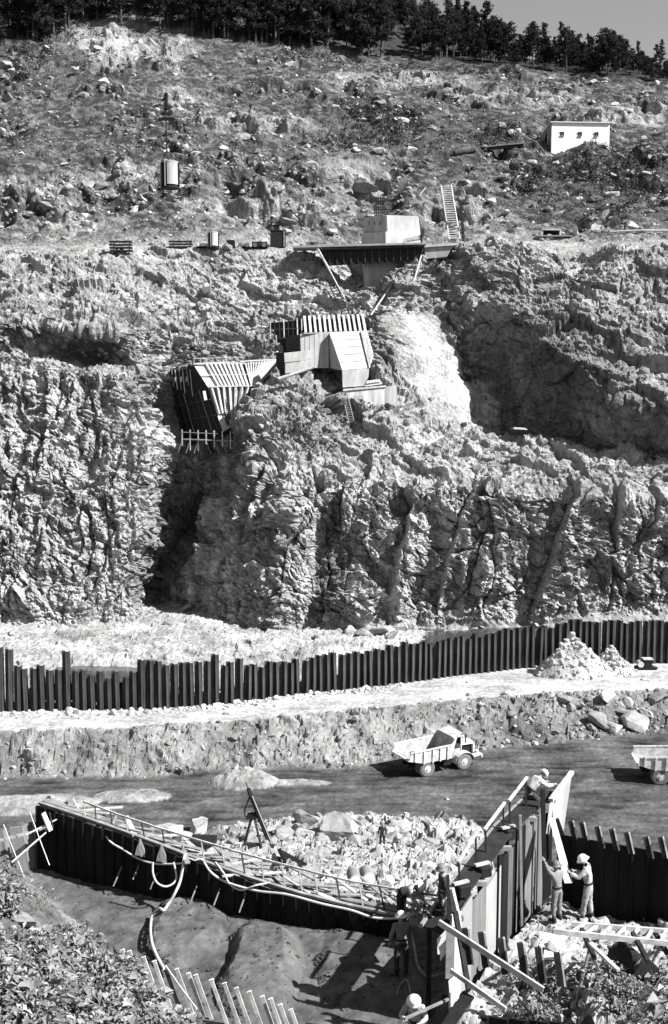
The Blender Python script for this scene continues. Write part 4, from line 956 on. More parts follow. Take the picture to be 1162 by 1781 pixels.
# ---- the white hut on the slope
base_c = hit(1010, 252)
Yh = base_c.y + 0.4
r_ = root('site_hut', 'white flat-roofed site hut with three small windows on the upper slope', 'hut', at(1010, 254, Yh))
A0, B0 = at(959, 254, Yh), at(1060, 248, Yh + 0.6); zt = at(1010, 213, Yh).z
A = Vector((A0.x, A0.y, A0.z - 2.5)); B = Vector((B0.x, B0.y, A0.z - 2.5)); hw = zt - A.z
part(MB().prism([A, B, Vector((B.x, B.y, zt)), Vector((A.x, A.y, zt))], (0, 0.25, 0)), 'front_wall', 'white_paint', r_)
Cb = at(941, 248, Yh + 7.5)
part(MB().prism([A + Vector((0, 0.02, 0)), Vector((Cb.x, Cb.y, A.z)), Vector((Cb.x, Cb.y, zt - 0.9)), Vector((A.x, A.y + 0.02, zt))], (0.25, 0.12, 0)), 'side_wall', 'wood_mid', r_)
part(MB().prism([B, B + Vector((-1, 7.3, 0)), B + Vector((-1, 7.3, hw - 0.9)), B + Vector((0, 0, hw))], (-0.25, 0, 0)), 'side_wall', 'wood_mid', r_)
part(MB().prism([Vector((A.x - 0.25, A.y - 0.3, zt)), Vector((B.x + 0.25, B.y - 0.3, zt)), Vector((B.x - 0.9, B.y + 7.4, zt - 0.9)), Vector((Cb.x - 0.1, Cb.y + 0.2, zt - 0.9))], (0, 0, 0.14)), 'roof', 'white_paint', r_)
for px_ in (978, 1009.5, 1038.5):
    c = at(px_, 232.5, Yh); w_ = part(MB().box((c.x, c.y + 0.1 + 0.5 * (c.x - A.x) / (B.x - A.x), c.z), (0.75, 0.3, 0.62)), 'window', 'glass_dark', r_)
    yo = c.y - 0.08 + 0.5 * (c.x - A.x) / (B.x - A.x)
    part(MB().box((c.x, yo, c.z - 0.36), (0.95, 0.14, 0.08)), 'sill', 'concrete_grey', w_); part(MB().box((c.x, yo, c.z + 0.34), (0.9, 0.1, 0.07)), 'lintel', 'wood_mid', w_); part(MB().box((c.x, yo + .03, c.z), (0.06, 0.06, 0.62)), 'mullion', 'wood_mid', w_)
m_ = A.lerp(Vector((Cb.x, Cb.y, A.z)), 0.45); part(MB().box((m_.x - 0.06, m_.y, at(950, 245, m_.y).z), (0.2, 1.6, 2.4), rz=math.atan2(Cb.x - A.x, -(Cb.y - A.y)) * 0), 'door', 'black', r_)
for t in (0.3, 0.62): m_ = A.lerp(Vector((Cb.x, Cb.y, A.z)), t); part(MB().box((m_.x - 0.12, m_.y, at(950, 246, m_.y).z), (0.14, 0.2, 2.6)), 'door_jamb', 'wood_pale', r_)
# lying pipe and trough near the hut
a, b_ = hit(847, 262), hit(910, 256); r_ = root('timber_trough', 'dark open timber trough lying on the slope left of the white hut', 'trough', a)
part(MB().bar(a + Vector((0, -.3, .3)), b_ + Vector((0, -.3, .3)), 0.7, 0.5), 'box_side', 'wood_dark', r_); part(MB().bar(a + Vector((0, -.7, .65)), b_ + Vector((0, -.7, .65)), 0.14, 0.2), 'lip', 'wood_mid', r_)
for k in range(6): p = a.lerp(b_, (k + .5) / 6); part(MB().box(p + Vector((0, -.4, .75)), (0.25, 0.5, 0.4)), 'strut', 'wood_mid', r_)
a, b_ = hit(789, 270), hit(826, 265); solo(MB().tube([a + Vector((0, -.3, .35)), b_ + Vector((0, -.3, .35))], [0.48, 0.42], 12), 'steel_pipe', 'steel_pile', 'short dark pipe lying on the slope above the long stair ladder', 'pipe')
# skip frame on the right-hand bench
c = hit(957, 412); c.y -= .4; s = pxm(c)
r_ = root('tool_rack', 'low open-fronted shelter with pale frame on the right part of the bench', 'shelter', c)
w, h = 32 / s, 11 / s
part(MB().box(c + Vector((0, .5, h * .5)), (w, .2, h)), 'back', 'black', r_); part(MB().box(c + Vector((0, 0, h)), (w * 1.05, 1.3, .14)), 'roof', 'concrete', r_)
for t in (-.5, .5): part(MB().box(c + Vector((w * t, -.4, h * .5 - .1)), (.3, .3, h)), 'post', 'wood_pale', r_)
part(MB().box(c + Vector((.5, -.5, .0)), (w * 1.9, 1.0, .2)), 'floor', 'wood_mid', r_)
a, b_ = hit(1060, 407), hit(1162, 405); solo(MB().tube([a + Vector((0, -.2, .3)), a.lerp(b_, .5) + Vector((0, -.5, .4)), b_ + Vector((3, -.2, .3))], .16, 8), 'pipeline', 'stone_pale', 'thin pale pipeline running along the right part of the bench', 'pipeline')
a, b_ = hit(905, 410), hit(1010, 408)

# ---- formworks in the gully
def P3(lst): return [at(*p) for p in lst]
r_ = root('gully_formwork', 'ribbed timber formwork with black shaded side filling the gully below the concrete block', 'formwork', at(380, 750, 150))
T1, M1, B1 = at(337, 636, 151.5), at(362, 675, 149.5), at(388, 752, 148.5)
T2, T3, M3, M2 = at(425, 634, 153.0), at(484, 628, 156.5), at(446, 668, 152.0), at(437, 674, 151.2)
TL, BL, ML = at(296, 641, 160), at(318, 764, 158), at(300, 690, 160)
B2 = at(404, 742, 149.3); M2b = at(428, 698, 150.5)
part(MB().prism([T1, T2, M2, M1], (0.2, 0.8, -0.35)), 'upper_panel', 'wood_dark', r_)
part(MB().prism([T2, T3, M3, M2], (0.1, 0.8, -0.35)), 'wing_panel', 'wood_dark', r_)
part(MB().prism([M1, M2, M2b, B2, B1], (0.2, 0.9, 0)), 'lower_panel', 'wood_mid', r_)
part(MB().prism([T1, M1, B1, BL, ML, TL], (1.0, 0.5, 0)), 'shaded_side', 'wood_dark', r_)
part(MB().prism([T1 + Vector((0, .2, .05)), T2 + Vector((0, .2, .05)), T3 + Vector((0, .2, .05)), at(470, 628, 165), at(310, 640, 165), TL], (0, 0, -0.3)), 'top_deck', 'wood_mid', r_)
out = Vector((0.02, -0.28, 0.16))
part(MB().prism([T1 + out * .6, lerp(T1, T2, .2) + out * .6, lerp(M1, M2, .24) + out * .6, M1 + out * .6], (0, 0.12, -0.06)), 'plank_face', 'wood_pale', r_)
for k in range(9):
    t = 0.24 + 0.09 * k * 0.94; a, b_ = T1.lerp(T2, t), M1.lerp(M2, t); part(MB().bar(a + out, b_ + out, 0.30, 0.34), 'stud', 'wood_pale', r_)
for k in range(12):
    t = (k + 0.3) / 12.2; a, b_ = T2.lerp(T3, t), M2.lerp(M3, t * 0.98 + 0.01); part(MB().bar(a + out * .8, b_ + out * .8, 0.17, 0.26), 'stud', 'wood_pale', r_)
for k in range(7):
    t = (k + 0.5) / 7; a = M1.lerp(M2, t); b_ = B1.lerp(B2, min(1, t * 1.3)) if t < 0.5 else B2.lerp(M2b, (t - 0.5) * 1.5)
    a = a + out; b_ = b_ + out; b_ = a.lerp(b_, 0.62 if t < 0.5 else 0.9)
    part(MB().bar(a, b_, 0.30, 0.26), 'lower_stud', 'wood_pale', r_)
part(MB().prism([M1.lerp(B1, .5) + out * .4, B1 + out * .4, B2 + out * .4, M2.lerp(B2, .62) + out * .4], (0, 0.1, 0)), 'face_board', 'concrete', r_)
for h_ in (0.0, 0.5, 1.0): part(MB().bar(T1.lerp(M1, h_) + out * 1.4, T2.lerp(M2, h_) + out * 1.4, 0.14, 0.16), 'waler', 'wood_pale', r_)
part(MB().bar(T1 + Vector((0, -.2, .25)), T3 + Vector((0, -.2, .25)), 0.3, 0.2), 'cap_rail', 'wood_pale', r_)
for k in range(9):
    a = T1.lerp(T2, k / 8) + Vector((0, 0.6, 0.1)); part(MB().bar(a, a + Vector((random.uniform(-.2, .2), 0, 1.0)), 0.09), 'guard_post', 'wood_pale', r_)
part(MB().bar(T1 + Vector((0, .6, 1.0)), T2 + Vector((0, .6, 1.05)), 0.08), 'guard_rail', 'wood_pale', r_)
for k in range(6):
    a = at(298 + k * 6.5, 637 + (k % 2) * 6, 157.5 - k * 0.9); part(MB().bar(a, a + Vector((0.3, 0, -2.6 - random.random() * 1.2)), 0.12), 'scaffold_post', 'wood_pale' if k in (1, 3, 5) else 'wood_mid', r_)
for k in range(7):
    t = (k + .5) / 7; a = M1.lerp(ML, t) + Vector((-.12, -.12, 0)); b_ = B1.lerp(BL, t) + Vector((-.12, -.12, 0)); part(MB().bar(a, a.lerp(b_, .95), .12, .1), 'side_rib', 'wood_mid' if k % 3 == 1 else 'gravel_dark', r_)
for h_ in (.25, .6): part(MB().bar(M1.lerp(B1, h_) + Vector((-.2, -.2, 0)), ML.lerp(BL, h_) + Vector((-.2, -.2, 0)), .12, .12), 'side_waler', 'gravel_dark', r_)
for px_, py_ in ((306, 656), (315, 655), (325, 655)): part(MB().bar(at(px_, py_, 154.5), at(px_, py_ + 9, 154.5), 0.3, 0.1), 'form_clamp', 'wood_pale', r_)
part(MB().bar(at(355, 680, 149.0), at(358, 696, 148.9), 0.38, 0.12), 'clamp_board', 'white_paint', r_)
ladder('timber_ladder', 'narrow dark ladder on the lower face of the gully formwork', at(399, 737, 148.6), at(388, 695, 149.4), 0.6, 12, 'wood_dark', 0.1, 0.1)
# working platform with railing below
r_ = root('work_platform', 'light scaffold platform with railing hung below the gully formwork', 'scaffold', at(360, 765, 148))
d0, d1 = at(318, 764, 149.2), at(410, 767, 147.6)
part(MB().bar(d0, d1, 1.2, 0.12), 'deck', 'wood_mid', r_)
part(MB().bar(d0 + Vector((0, -.5, 1.0)), d1 + Vector((-2.4, -.5, 1.0)), 0.09), 'guard_rail', 'wood_pale', r_)
for k in range(7):
    p = d0.lerp(d1, k / 6.6) + Vector((0, -.55, 0)); e = random.uniform(.5, 1.5)
    part(MB().bar(p + Vector((0, 0, -e)), p + Vector((0, 0, 1.35)), 0.14), 'post', 'wood_pale', r_)
    if k < 6: part(MB().bar(p + Vector((0, 0, -.1)), p + Vector((random.choice((-.6, .6)), 0, -1.8)), 0.09), 'brace', 'wood_mid', r_)

# concrete block on the spur
r_ = root('concrete_block', 'free-standing two-lift pale concrete block with dark end on the rock spur', 'concrete block', at(510, 645, 149))
quad_block(r_, 'upper_lift', 'concrete', [(495, 631, 148.6), (538, 626, 149.6), (541, 609, 149.6), (494, 614, 148.6)], (-0.5, 2.4, 0))
quad_block(r_, 'lower_lift', 'concrete', [(496, 650, 148.7), (541, 643, 149.7), (541, 626.6, 149.7), (496, 631.8, 148.7)], (-0.5, 2.4, 0))
quad_block(r_, 'end_form', 'wood_dark', [(480, 646, 150.6), (495, 650, 148.6), (494, 614, 148.6), (480, 612, 150.6)], (0.3, 1.0, 0))
pole('timber_beam', 'pale timber beam lying on the rock in front of the spur concrete block', 'beam', at(484, 659, 147.0), at(545, 639, 147.8), 0.22, 0.2, 'wood_pale')
# upper monolith with scaffold
r_ = root('upper_formwork', 'row of ribbed form panels with black scaffold on top of the battered concrete monolith', 'formwork', at(580, 600, 158))
a0, a1, b1, b0 = at(527, 556, 160.5), at(636, 553, 163.5), at(640, 577, 160.5), at(528, 580, 158.5)
part(MB().prism([a0, a1, b1, b0], (0, 0.6, -0.2)), 'panel', 'wood_dark', r_)
o2 = Vector((0.0, -0.22, 0.1))
for k in range(13):
    t = (k + 0.3) / 13; part(MB().bar(a0.lerp(a1, t) + o2 + Vector((0, 0, 0.35)), b0.lerp(b1, t + 0.012) + o2, 0.34, 0.28), 'stud', 'wood_pale', r_)
for h_ in (0.25, 0.62): part(MB().bar(a0.lerp(b0, h_) + o2 * .6, a1.lerp(b1, h_) + o2 * .6, 0.12, 0.14), 'waler', 'wood_dark', r_)
part(MB().bar(b0 + Vector((0, -.3, 0)), b1 + Vector((0.8, -.3, .1)), 0.5, 0.14), 'ledge_plank', 'wood_pale', r_)
part(MB().prism([at(468, 562, 163), at(527, 556, 160), at(527, 600, 158.5), at(500, 618, 158.5), at(468, 616, 162)], (0.6, 1.2, 0)), 'scaffold_panel', 'wood_dark', r_)
for k in range(8):
    px_ = 470 + k * 7.8; a = at(px_, 553 + random.uniform(-3, 5), 160.5 - 0.15 * k); part(MB().bar(a, at(px_ + 1, 585 + random.uniform(-5, 14), 160.0 - 0.2 * k), 0.13), 'scaffold_post', 'wood_pale' if k in (0, 3, 6, 7) else 'wood_dark', r_)
for py_ in (573, 589): part(MB().bar(at(469, py_, 161.5), at(520, py_ - 2, 158.8), 0.1), 'scaffold_rail', 'wood_mid', r_)
r_ = root('concrete_monolith', 'bright battered concrete monolith with a grey left bay below the ribbed form panels', 'concrete block', at(600, 665, 153))
quad_block(r_, 'grey_bay', 'concrete_grey', [(522, 640, 156.6), (572, 640, 156.6), (572, 579, 158.4), (522, 581, 158.4)], (0, 4, 0))
quad_block(r_, 'dark_bay', 'wood_dark', [(497, 612, 158.6), (522, 612, 156.4), (522, 582, 158.2), (497, 584, 159.6)], (0.2, 2, 0))
quad_block(r_, 'battered_face', 'concrete', [(595, 644, 153.2), (642, 640, 153.8), (627, 577, 158.2), (573, 579, 157.4)], (0, 5, 0))
quad_block(r_, 'foot_lift', 'concrete', [(596, 674, 153.1), (640, 671, 153.7), (642, 640.6, 153.7), (595, 644.6, 153.1)], (0, 5, 0))
quad_block(r_, 'cheek', 'concrete_grey', [(573, 640, 157.2), (596, 645, 153.3), (573, 580, 157.3)], (0.3, 1.2, 0))
quad_block(r_, 'edge_board', 'wood_pale', [(642, 640, 153.5), (648, 618, 154.6), (636, 574, 157.8), (627, 576, 157.9)], (0.2, 0.6, 0))
def joints(r_, q, n, off, mat='stone_dark', w=.05):
    q = [at(*p) for p in q]
    for k in range(1, n):
        t = k / n; part(MB().bar(q[0].lerp(q[3], t) + Vector(off), q[1].lerp(q[2], t) + Vector(off), w, w), 'board_joint', mat, r_)
joints(r_, [(595, 644, 153.2), (642, 640, 153.8), (627, 577, 158.2), (573, 579, 157.4)], 5, (0, 0, .012))
joints(r_, [(522, 640, 156.6), (522, 581, 158.4), (572, 579, 158.4), (572, 640, 156.6)], 6, (0, -.01, 0))
r_ = root('stained_wall', 'streaked concrete retaining wall with dark run-off stains below the bright monolith', 'concrete wall', at(650, 715, 150))
part(MB().prism([at(600, 679, 149.6), at(690, 671, 151.6), at(692, 700, 151.6), at(668, 722, 151.0), at(616, 735, 149.6)], (0, 4, 0.1)), 'wall', 'concrete_stained', r_)
part(MB().prism([at(597, 680, 149.3), at(672, 673, 151.0), at(672, 670, 151.0), at(597, 676.5, 149.3)], (0, 4, 0)), 'coping', 'wood_pale', r_)
r_ = root('plank_pile', 'short pile of pale planks on the stained retaining wall', 'planks', at(648, 668, 151))
for k in range(4): part(MB().bar(at(634 + k, 671 - k * 2.4, 150.8 + .3 * (k % 2)), at(664 - k * 1.5, 667 - k * 2.2, 151.6 + .3 * (k % 2)), 0.5, 0.16), 'plank', 'wood_pale', r_)
ladder('timber_ladder', 'pale ladder leaning on the rock left of the stained wall', at(612, 735, 147.2), at(599, 682, 149.2), 0.7, 13, 'wood_mid', 0.11, 0.1)
ladder('timber_ladder', 'pale ladder leaning against the face of the stained wall', at(640, 740, 147.8), at(625, 688, 149.2), 0.7, 13, 'wood_mid', 0.11, 0.1)
ladder('timber_ladder', 'short pale ladder propped among planks right of the stained wall', at(690, 735, 148.4), at(699, 713, 149.2), 0.8, 6, 'wood_pale', 0.12, 0.1)
ladder('timber_ladder', 'tiny upright ladder at the foot of the white slab', at(746, 742, 149), at(745, 722, 150), 0.7, 6, 'wood_pale', 0.12, 0.1)
pole('timber_beam', 'pale beam lying slanted over planks right of the stained wall', 'beam', at(664, 727, 148.6), at(701, 711, 149.6), 0.22, 0.2, 'wood_pale')
pole('timber_beam', 'dark beam lying flat right of the stained wall', 'beam', at(662, 738, 148.0), at(722, 743, 148.4), 0.22, 0.2, 'wood_dark')
pole('timber_beam', 'pale beam lying on the terrace rock far from the walls', 'beam', hit(742, 776) + Vector((0, -.2, .15)), hit(770, 760) + Vector((0, -.2, .15)), 0.16, 0.14, 'wood_pale')
# slab at the foot of the chute and the skip below the dark wall
c = hit(810, 662) + Vector((0, -.3, 0)); r_ = root('mixer_box', 'small black machine at the top edge of the bright slab', 'machine', c)
part(MB().box(c + Vector((0, 0, .35)), (1.4, .9, .7)), 'body', 'black', r_, bevel=.05); part(MB().box(c + Vector((-.3, 0, .85)), (.3, .3, .5)), 'stack', 'black', r_)
c = hit(902, 757); s = pxm(c); r_ = root('rock_skip', 'dark open rock skip with pale inside at the edge above the terrace', 'skip', c); w = 38 / s
part(MB().hexa([c + Vector(v) for v in ((-w*.4, -.8, 0), (w*.4, -.8, 0), (w*.4, .8, 0), (-w*.4, .8, 0), (-w*.52, -1, .9), (w*.5, -1, .75), (w*.5, 1, .75), (-w*.52, 1, .9))]), 'shell', 'steel_dark', r_)
part(MB().hexa([c + Vector(v) for v in ((-w*.3, -.7, .7), (w*.4, -.85, .7), (w*.4, .7, .7), (-w*.4, .7, .7), (-w*.2, -.3, 1.1), (w*.3, -.3, 1.0), (w*.3, .4, 1.0), (-w*.2, .4, 1.1))]), 'load', 'stone_pale', r_)
# ================================================================== COFFERDAM CELLS IN FRONT
def px2(P): a, b_ = proj(np.array(P[:])); return float(a), float(b_)
# ---- left cell wall (arc of flat-web sheet piles, inner face towards the camera)
arc_px = [64, 110, 150, 250, 330, 400, 480, 560, 640, 705]
arc_py = [1402, 1417, 1430, 1466, 1497, 1523, 1550, 1572, 1590, 1602]
arc_z = [21.9, 21.85, 21.8, 21.6, 21.4, 21.2, 21.0, 20.85, 20.75, 20.7]
arc = [gz(a, b_, c_) for a, b_, c_ in zip(arc_px, arc_py, arc_z)]
def resample(pts, step):
    pts = [Vector(p) for p in pts]; L = [0.0]
    for a, b_ in zip(pts[:-1], pts[1:]): L.append(L[-1] + (b_ - a).length)
    n = max(1, round(L[-1] / step)); out = []
    for k in range(n + 1):
        s = L[-1] * k / n; j = min(max(int(np.searchsorted(L, s)) - 1, 0), len(pts) - 2)
        out.append(pts[j].lerp(pts[j + 1], (s - L[j]) / (L[j + 1] - L[j] + 1e-9)))
    return out
apts = resample(arc, 0.42)
cell = root('cell_wall', 'dark curved sheet pile cell wall with its shaded inner face above the fill', 'cofferdam wall', apts[len(apts) // 2] + Vector((0, 0, -2)))
def pile_flat(a, b_, z0, zt0, zt1, th, mat, parent, name='sheet_pile', ridge=True, lean=Vector((0, 0, 0))):
    a2, b2 = Vector((a.x, a.y, 0)), Vector((b_.x, b_.y, 0)); d = (b2 - a2).normalized(); n_ = Vector((-d.y, d.x, 0)) * th
    A0, B0 = a2 + Vector((0, 0, z0)), b2 + Vector((0, 0, z0)); A1, B1 = a2 + Vector((0, 0, zt0)) + lean, b2 + Vector((0, 0, zt1)) + lean
    mb = MB().hexa([A0, B0, B0 + n_, A0 + n_, A1, B1, B1 + n_, A1 + n_])
    if ridge: mb.bar(a2 + Vector((0, 0, z0)) - n_ * .4, A1 - n_ * .4 - Vector((0, 0, .02)), th * 1.3)
    return part(mb, name, mat, parent)
for k in range(len(apts) - 1):
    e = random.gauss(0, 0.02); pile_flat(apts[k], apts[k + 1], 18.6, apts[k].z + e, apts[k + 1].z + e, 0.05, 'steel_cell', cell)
# capping timber and tie rods
for k in range(0, len(apts) - 3, 4):
    a, b_ = apts[k] + Vector((0.06, 0.16, 0.05)), apts[min(k + 4, len(apts) - 1)] + Vector((0.06, 0.16, 0.05))
    part(MB().bar(a, b_, 0.12, 0.07), 'cap_timber', 'wood_mid', cell)
for px_, py_ in ((240, 1508), (340, 1546), (380, 1552), (424, 1564), (270, 1525), (206, 1520)):
    j = min(range(len(apts)), key=lambda i: abs(px2(apts[i])[0] - px_)); p = at(px_, py_, apts[j].y - 0.15)
    part(MB().bar(p + Vector((0.12, 0.3, 0.25)), p + Vector((-0.12, -0.25, -0.3)), 0.03), 'tie_rod', 'wood_mid', cell)
# ---- pale continuation of the wall on the left, facing the sun
lp = [gz(95, 1510, 19.7), gz(62, 1512, 19.75), gz(40, 1516, 19.75), gz(0, 1530, 19.8), gz(-60, 1552, 19.9)]
lw = root('side_wall', 'sunlit short run of corrugated sheet piles at the far left end of the fill', 'cofferdam wall', lp[1])
lpts = resample([Vector((p.x, p.y, 0)) for p in lp], 0.36)
for k in range(len(lpts) - 1):
    o1 = 0.22 if k % 2 else -0.05; o2_ = 0.22 if not k % 2 else -0.05
    d = (lpts[k + 1] - lpts[k]).normalized(); n_ = Vector((d.y, -d.x, 0))
    a, b_ = lpts[k] + n_ * o1, lpts[k + 1] + n_ * o2_
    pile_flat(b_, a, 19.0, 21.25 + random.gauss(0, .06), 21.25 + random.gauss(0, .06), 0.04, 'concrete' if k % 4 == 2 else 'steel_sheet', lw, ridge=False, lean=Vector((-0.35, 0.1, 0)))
part(MB().bar(gz(96, 1436, 21.3), gz(-60, 1478, 21.3), 0.12, 0.06), 'cap_timber', 'wood_mid', lw)
for a, b_ in (((125, 1412), (45, 1452)), ((80, 1448), (20, 1500))):
    part(MB().bar(gz(*a, 21.7), gz(*b_, 21.5), 0.035), 'brace', 'wood_pale', lw)
r_ = root('survey_board', 'white board nailed upright at the tip of the dark cell wall', 'board', gz(85, 1440, 21.4))
part(MB().bar(at(75, 1414, 34.6), at(88, 1445, 34.5), 0.18, 0.05), 'board', 'white_paint', r_); part(MB().bar(at(86, 1413, 34.7), at(92, 1440, 34.6), 0.04), 'stake', 'wood_dark', r_)
for a, b_ in (((52, 1413), (86, 1505)), ((6, 1434), (42, 1525))):
    pole('thin_rod', 'thin pale rod leaning against the sunlit short sheet pile run', 'rod', at(*a, 34.2), at(*b_, 33.6), 0.015, 0.015, 'rope', 'rods leaning at the short pile run')

# ---- handrail on the left cell wall
rail = root('handrail', 'thin pale timber handrail running along the top of the curved cell wall', 'handrail', apts[len(apts) // 2])
def aY(px_): return float(np.interp(px_, [px2(p)[0] for p in apts], [p.y for p in apts])) + 0.55
rpx = [145, 200, 260, 330, 400, 470, 540, 610, 690, 772]; rpy = [1394, 1415, 1435, 1457, 1478, 1498, 1516, 1533, 1547, 1560]
rp = [at(a, b_, aY(a)) for a, b_ in zip(rpx, rpy)]
for a, b_ in zip(rp[:-1], rp[1:]): part(MB().bar(a, b_ + (b_ - a) * .03 + Vector((0, 0, .01)), 0.045, 0.055), 'rail', 'wood_pale', rail)
for px_ in (146, 165, 192, 218, 246, 282, 316, 350, 385, 420, 455, 490, 520, 545, 585, 625, 660, 700, 735):
    tp = at(px_, float(np.interp(px_, rpx, rpy)), aY(px_)); lx = 0.13 + random.gauss(0, .03)
    bt = Vector((tp.x + lx, tp.y - 0.35, 0)); bz = float(np.interp(px_, arc_px, arc_z)) - 0.05
    part(MB().bar(tp, (bt.x, bt.y, bz), 0.04), 'post', 'wood_mid' if px_ % 3 else 'wood_dark', rail)
pole('thin_rod', 'single thin rod with dark tip standing on the curved cell wall near its tip', 'rod', at(127, 1389, 35.6), at(146, 1424, 35.5), 0.02, 0.025, 'rope')
# ---- loose planks along the walkway behind the wall
for k in range(46):
    px_ = random.uniform(150, 760); off_ = random.uniform(0.1, 1.1) + (1.3 if random.random() < 0.35 and px_ > 380 else 0)
    Yb = aY(px_) - 0.4 + off_; bz = float(np.interp(px_, arc_px, arc_z)); X = xcol(px_, Yb, bz)
    gzv = drop(X, Yb); z = max(bz - 0.02 - 0.25 * max(off_ - .6, 0), gzv + 0.03) + 0.02 + 0.03 * (k % 4)
    ang = -0.42 + random.gauss(0, 0.45); L = random.uniform(0.7, 2.2); d = Vector((math.cos(ang), math.sin(ang), random.gauss(-.04, .06))) * L / 2
    c = Vector((X, Yb, z)); solo(MB().bar(c - d, c + d, random.uniform(.07, .18), .04), 'loose_plank', random.choice(['wood_pale', 'wood_mid', 'wood_mid']), 'loose plank lying on the walkway behind the curved cell wall', 'plank', 'loose planks along the cell wall')
wk = root('walkway', 'plank walkway on timber bearers behind the curved cell wall', 'walkway', apts[len(apts) // 2] + Vector((0, .6, -.2)))
for k in range(0, len(apts) - 2, 2):
    for j in range(2):
        a, b_ = apts[k] + Vector((0.1, 0.32 + j * .36, -0.06)), apts[k + 2] + Vector((0.1, 0.32 + j * .36, -0.06)); part(MB().bar(a, b_ , .26, .05), 'walk_plank', 'wood_mid' if random.random() < .6 else 'stone_dark', wk)
    a = apts[k]; part(MB().bar(a + Vector((0.1, .1, -.14)), a + Vector((0.1, 1.2, -.16)), .1, .1), 'bearer', 'wood_dark', wk)
    part(MB().bar(a + Vector((0.1, 1.1, -.16)), a + Vector((0.1, 1.15, -1.6)), .1, .1), 'bearer_leg', 'wood_dark', wk)
# ---- jackets, hoses
def jacket(px_, py_, label):
    c = at(px_, py_, aY(px_) - 0.62); mb = MB(); n = 10; prof = [(0.03, 0.0), (0.06, -0.12), (0.12, -0.32), (0.17, -0.55)]
    base = len(mb.v)
    for r0, z in prof:
        for k in range(n):
            a = 2 * math.pi * k / n; q = 1 + 0.25 * math.sin(3 * a + r0 * 20); mb.v.append((c.x + r0 * q * math.cos(a), c.y - 0.05 + 0.35 * r0 * q * math.sin(a), c.z + z + (0.04 * math.sin(2 * a) if z < -.5 else 0)))
    for i in range(len(prof) - 1):
        for k in range(n): mb.f.append((base + i * n + k, base + i * n + (k + 1) % n, base + (i + 1) * n + (k + 1) % n, base + (i + 1) * n + k))
    mb.f.append(tuple(range(base, base + n))); mb.f.append(tuple(range(base + 3 * n, base + 4 * n)))
    solo(mb, 'hung_jacket', 'cloth_grey', label, 'jacket')
jacket(244, 1458, 'grey jacket hung on the cell wall, nearer to the wall tip'); jacket(281, 1468, 'grey jacket hung on the cell wall beside the hanging hose')
def spline(pts, n=8):
    pts = [Vector(p) for p in pts]; P = [pts[0]] + pts + [pts[-1]]; out = []
    for i in range(1, len(P) - 2):
        for k in range(n):
            t = k / n; a, b_, c_, d = P[i - 1], P[i], P[i + 1], P[i + 2]
            out.append(0.5 * ((2 * b_) + (c_ - a) * t + (2 * a - 5 * b_ + 4 * c_ - d) * t * t + (3 * b_ - a - 3 * c_ + d) * t ** 3))
    out.append(pts[-1]); return out
def hose(name, label, pts, r, mat='rope', cat='hose'):
    return solo(MB().tube(spline(pts), r, 8), name, mat, label, cat)
def nf(px_, py_, dz_=0.13): p = nhit(px_, py_); return p + Vector((0, 0, dz_))
yw = aY(320) - 0.75
hose('water_hose', 'thick pale hose hanging over the cell wall and looping across the fill', [at(322, 1486, yw + .4), at(320, 1494, yw), at(314, 1530, yw - .2), at(305, 1552, yw - .5), nf(294, 1578), nf(285, 1590), nf(277, 1589, .16), nf(266, 1598), nf(262, 1618), nf(264, 1645), nf(272, 1668), nf(284, 1690), nf(290, 1702)], 0.042)
hose('slack_hose', 'thin pale hose hanging in a loop below the two jackets', [at(266, 1500, yw), at(266, 1518, yw - .05), at(273, 1535, yw - .15), at(288, 1542, yw - .2), at(302, 1536, yw - .15), at(307, 1524, yw - .05), at(302, 1500, yw)], 0.03)
def wallp(px_, py_, o=-0.65): return at(px_, py_, aY(px_) + o)
hose('air_hose', 'pale air hose draped along the right half of the dark cell wall', [wallp(352, 1494, -.3), wallp(365, 1515), wallp(385, 1530), wallp(410, 1540), wallp(450, 1550), wallp(500, 1556), wallp(560, 1572), wallp(610, 1583), wallp(650, 1596), wallp(690, 1597), wallp(720, 1590, -.5)], 0.035)
hose('air_hose', 'second pale hose sagging on the dark cell wall below the jackets', [wallp(182, 1448, -.4), wallp(192, 1464), wallp(215, 1478), wallp(240, 1493), wallp(270, 1502), wallp(310, 1502), wallp(350, 1494, -.4)], 0.03)
hose('air_hose', 'short pale hose with a deep sag near the middle of the cell wall', [wallp(375, 1500, -.3), wallp(390, 1520), wallp(400, 1538), wallp(420, 1548), wallp(445, 1540), wallp(470, 1535, -.3)], 0.028)
# ---- drums, plates, bricks on the ramp
for px_, py_, lb in ((618, 1535, 'grey steel drum lying on its side on the ramp, farther from the bent worker'), (641, 1532, 'grey steel drum lying on its side on the ramp, next to a second drum')):
    c = ghit(px_, py_ + 8); s = pxm(c); r0 = 11.5 / s
    r_ = root('steel_drum', lb, 'drum', c); d = Vector((-0.12, 1, 0.0)).normalized(); a = c + Vector((0, 0, r0)) - d * r0 * .2; L = r0 * 3.0
    part(MB().tube([a, a + d * L * .33, a + d * L * .34, a + d * L * .36, a + d * L * .37, a + d * L], [r0, r0, r0 * 1.04, r0 * 1.04, r0, r0], 18), 'barrel', 'stone_mid', r_)
    part(MB().tube([a - d * .03, a + d * .06], r0 * 1.05, 18), 'chime', 'concrete_grey', r_); part(MB().tube([a - d * .05, a - d * .01], r0 * 0.92, 18), 'lid', 'white_paint', r_)
def plate(pts, label, mat='steel_dark', name='steel_plate', cat='steel plate', th=(0, 0.02, 0.06), dz_=0.35):
    P = [ghit(*p) + Vector((0, -0.2, dz_)) for p in pts]; solo(MB().prism(P, th), name, mat, label, cat)
c = ghit(505, 1512); Yp = c.y
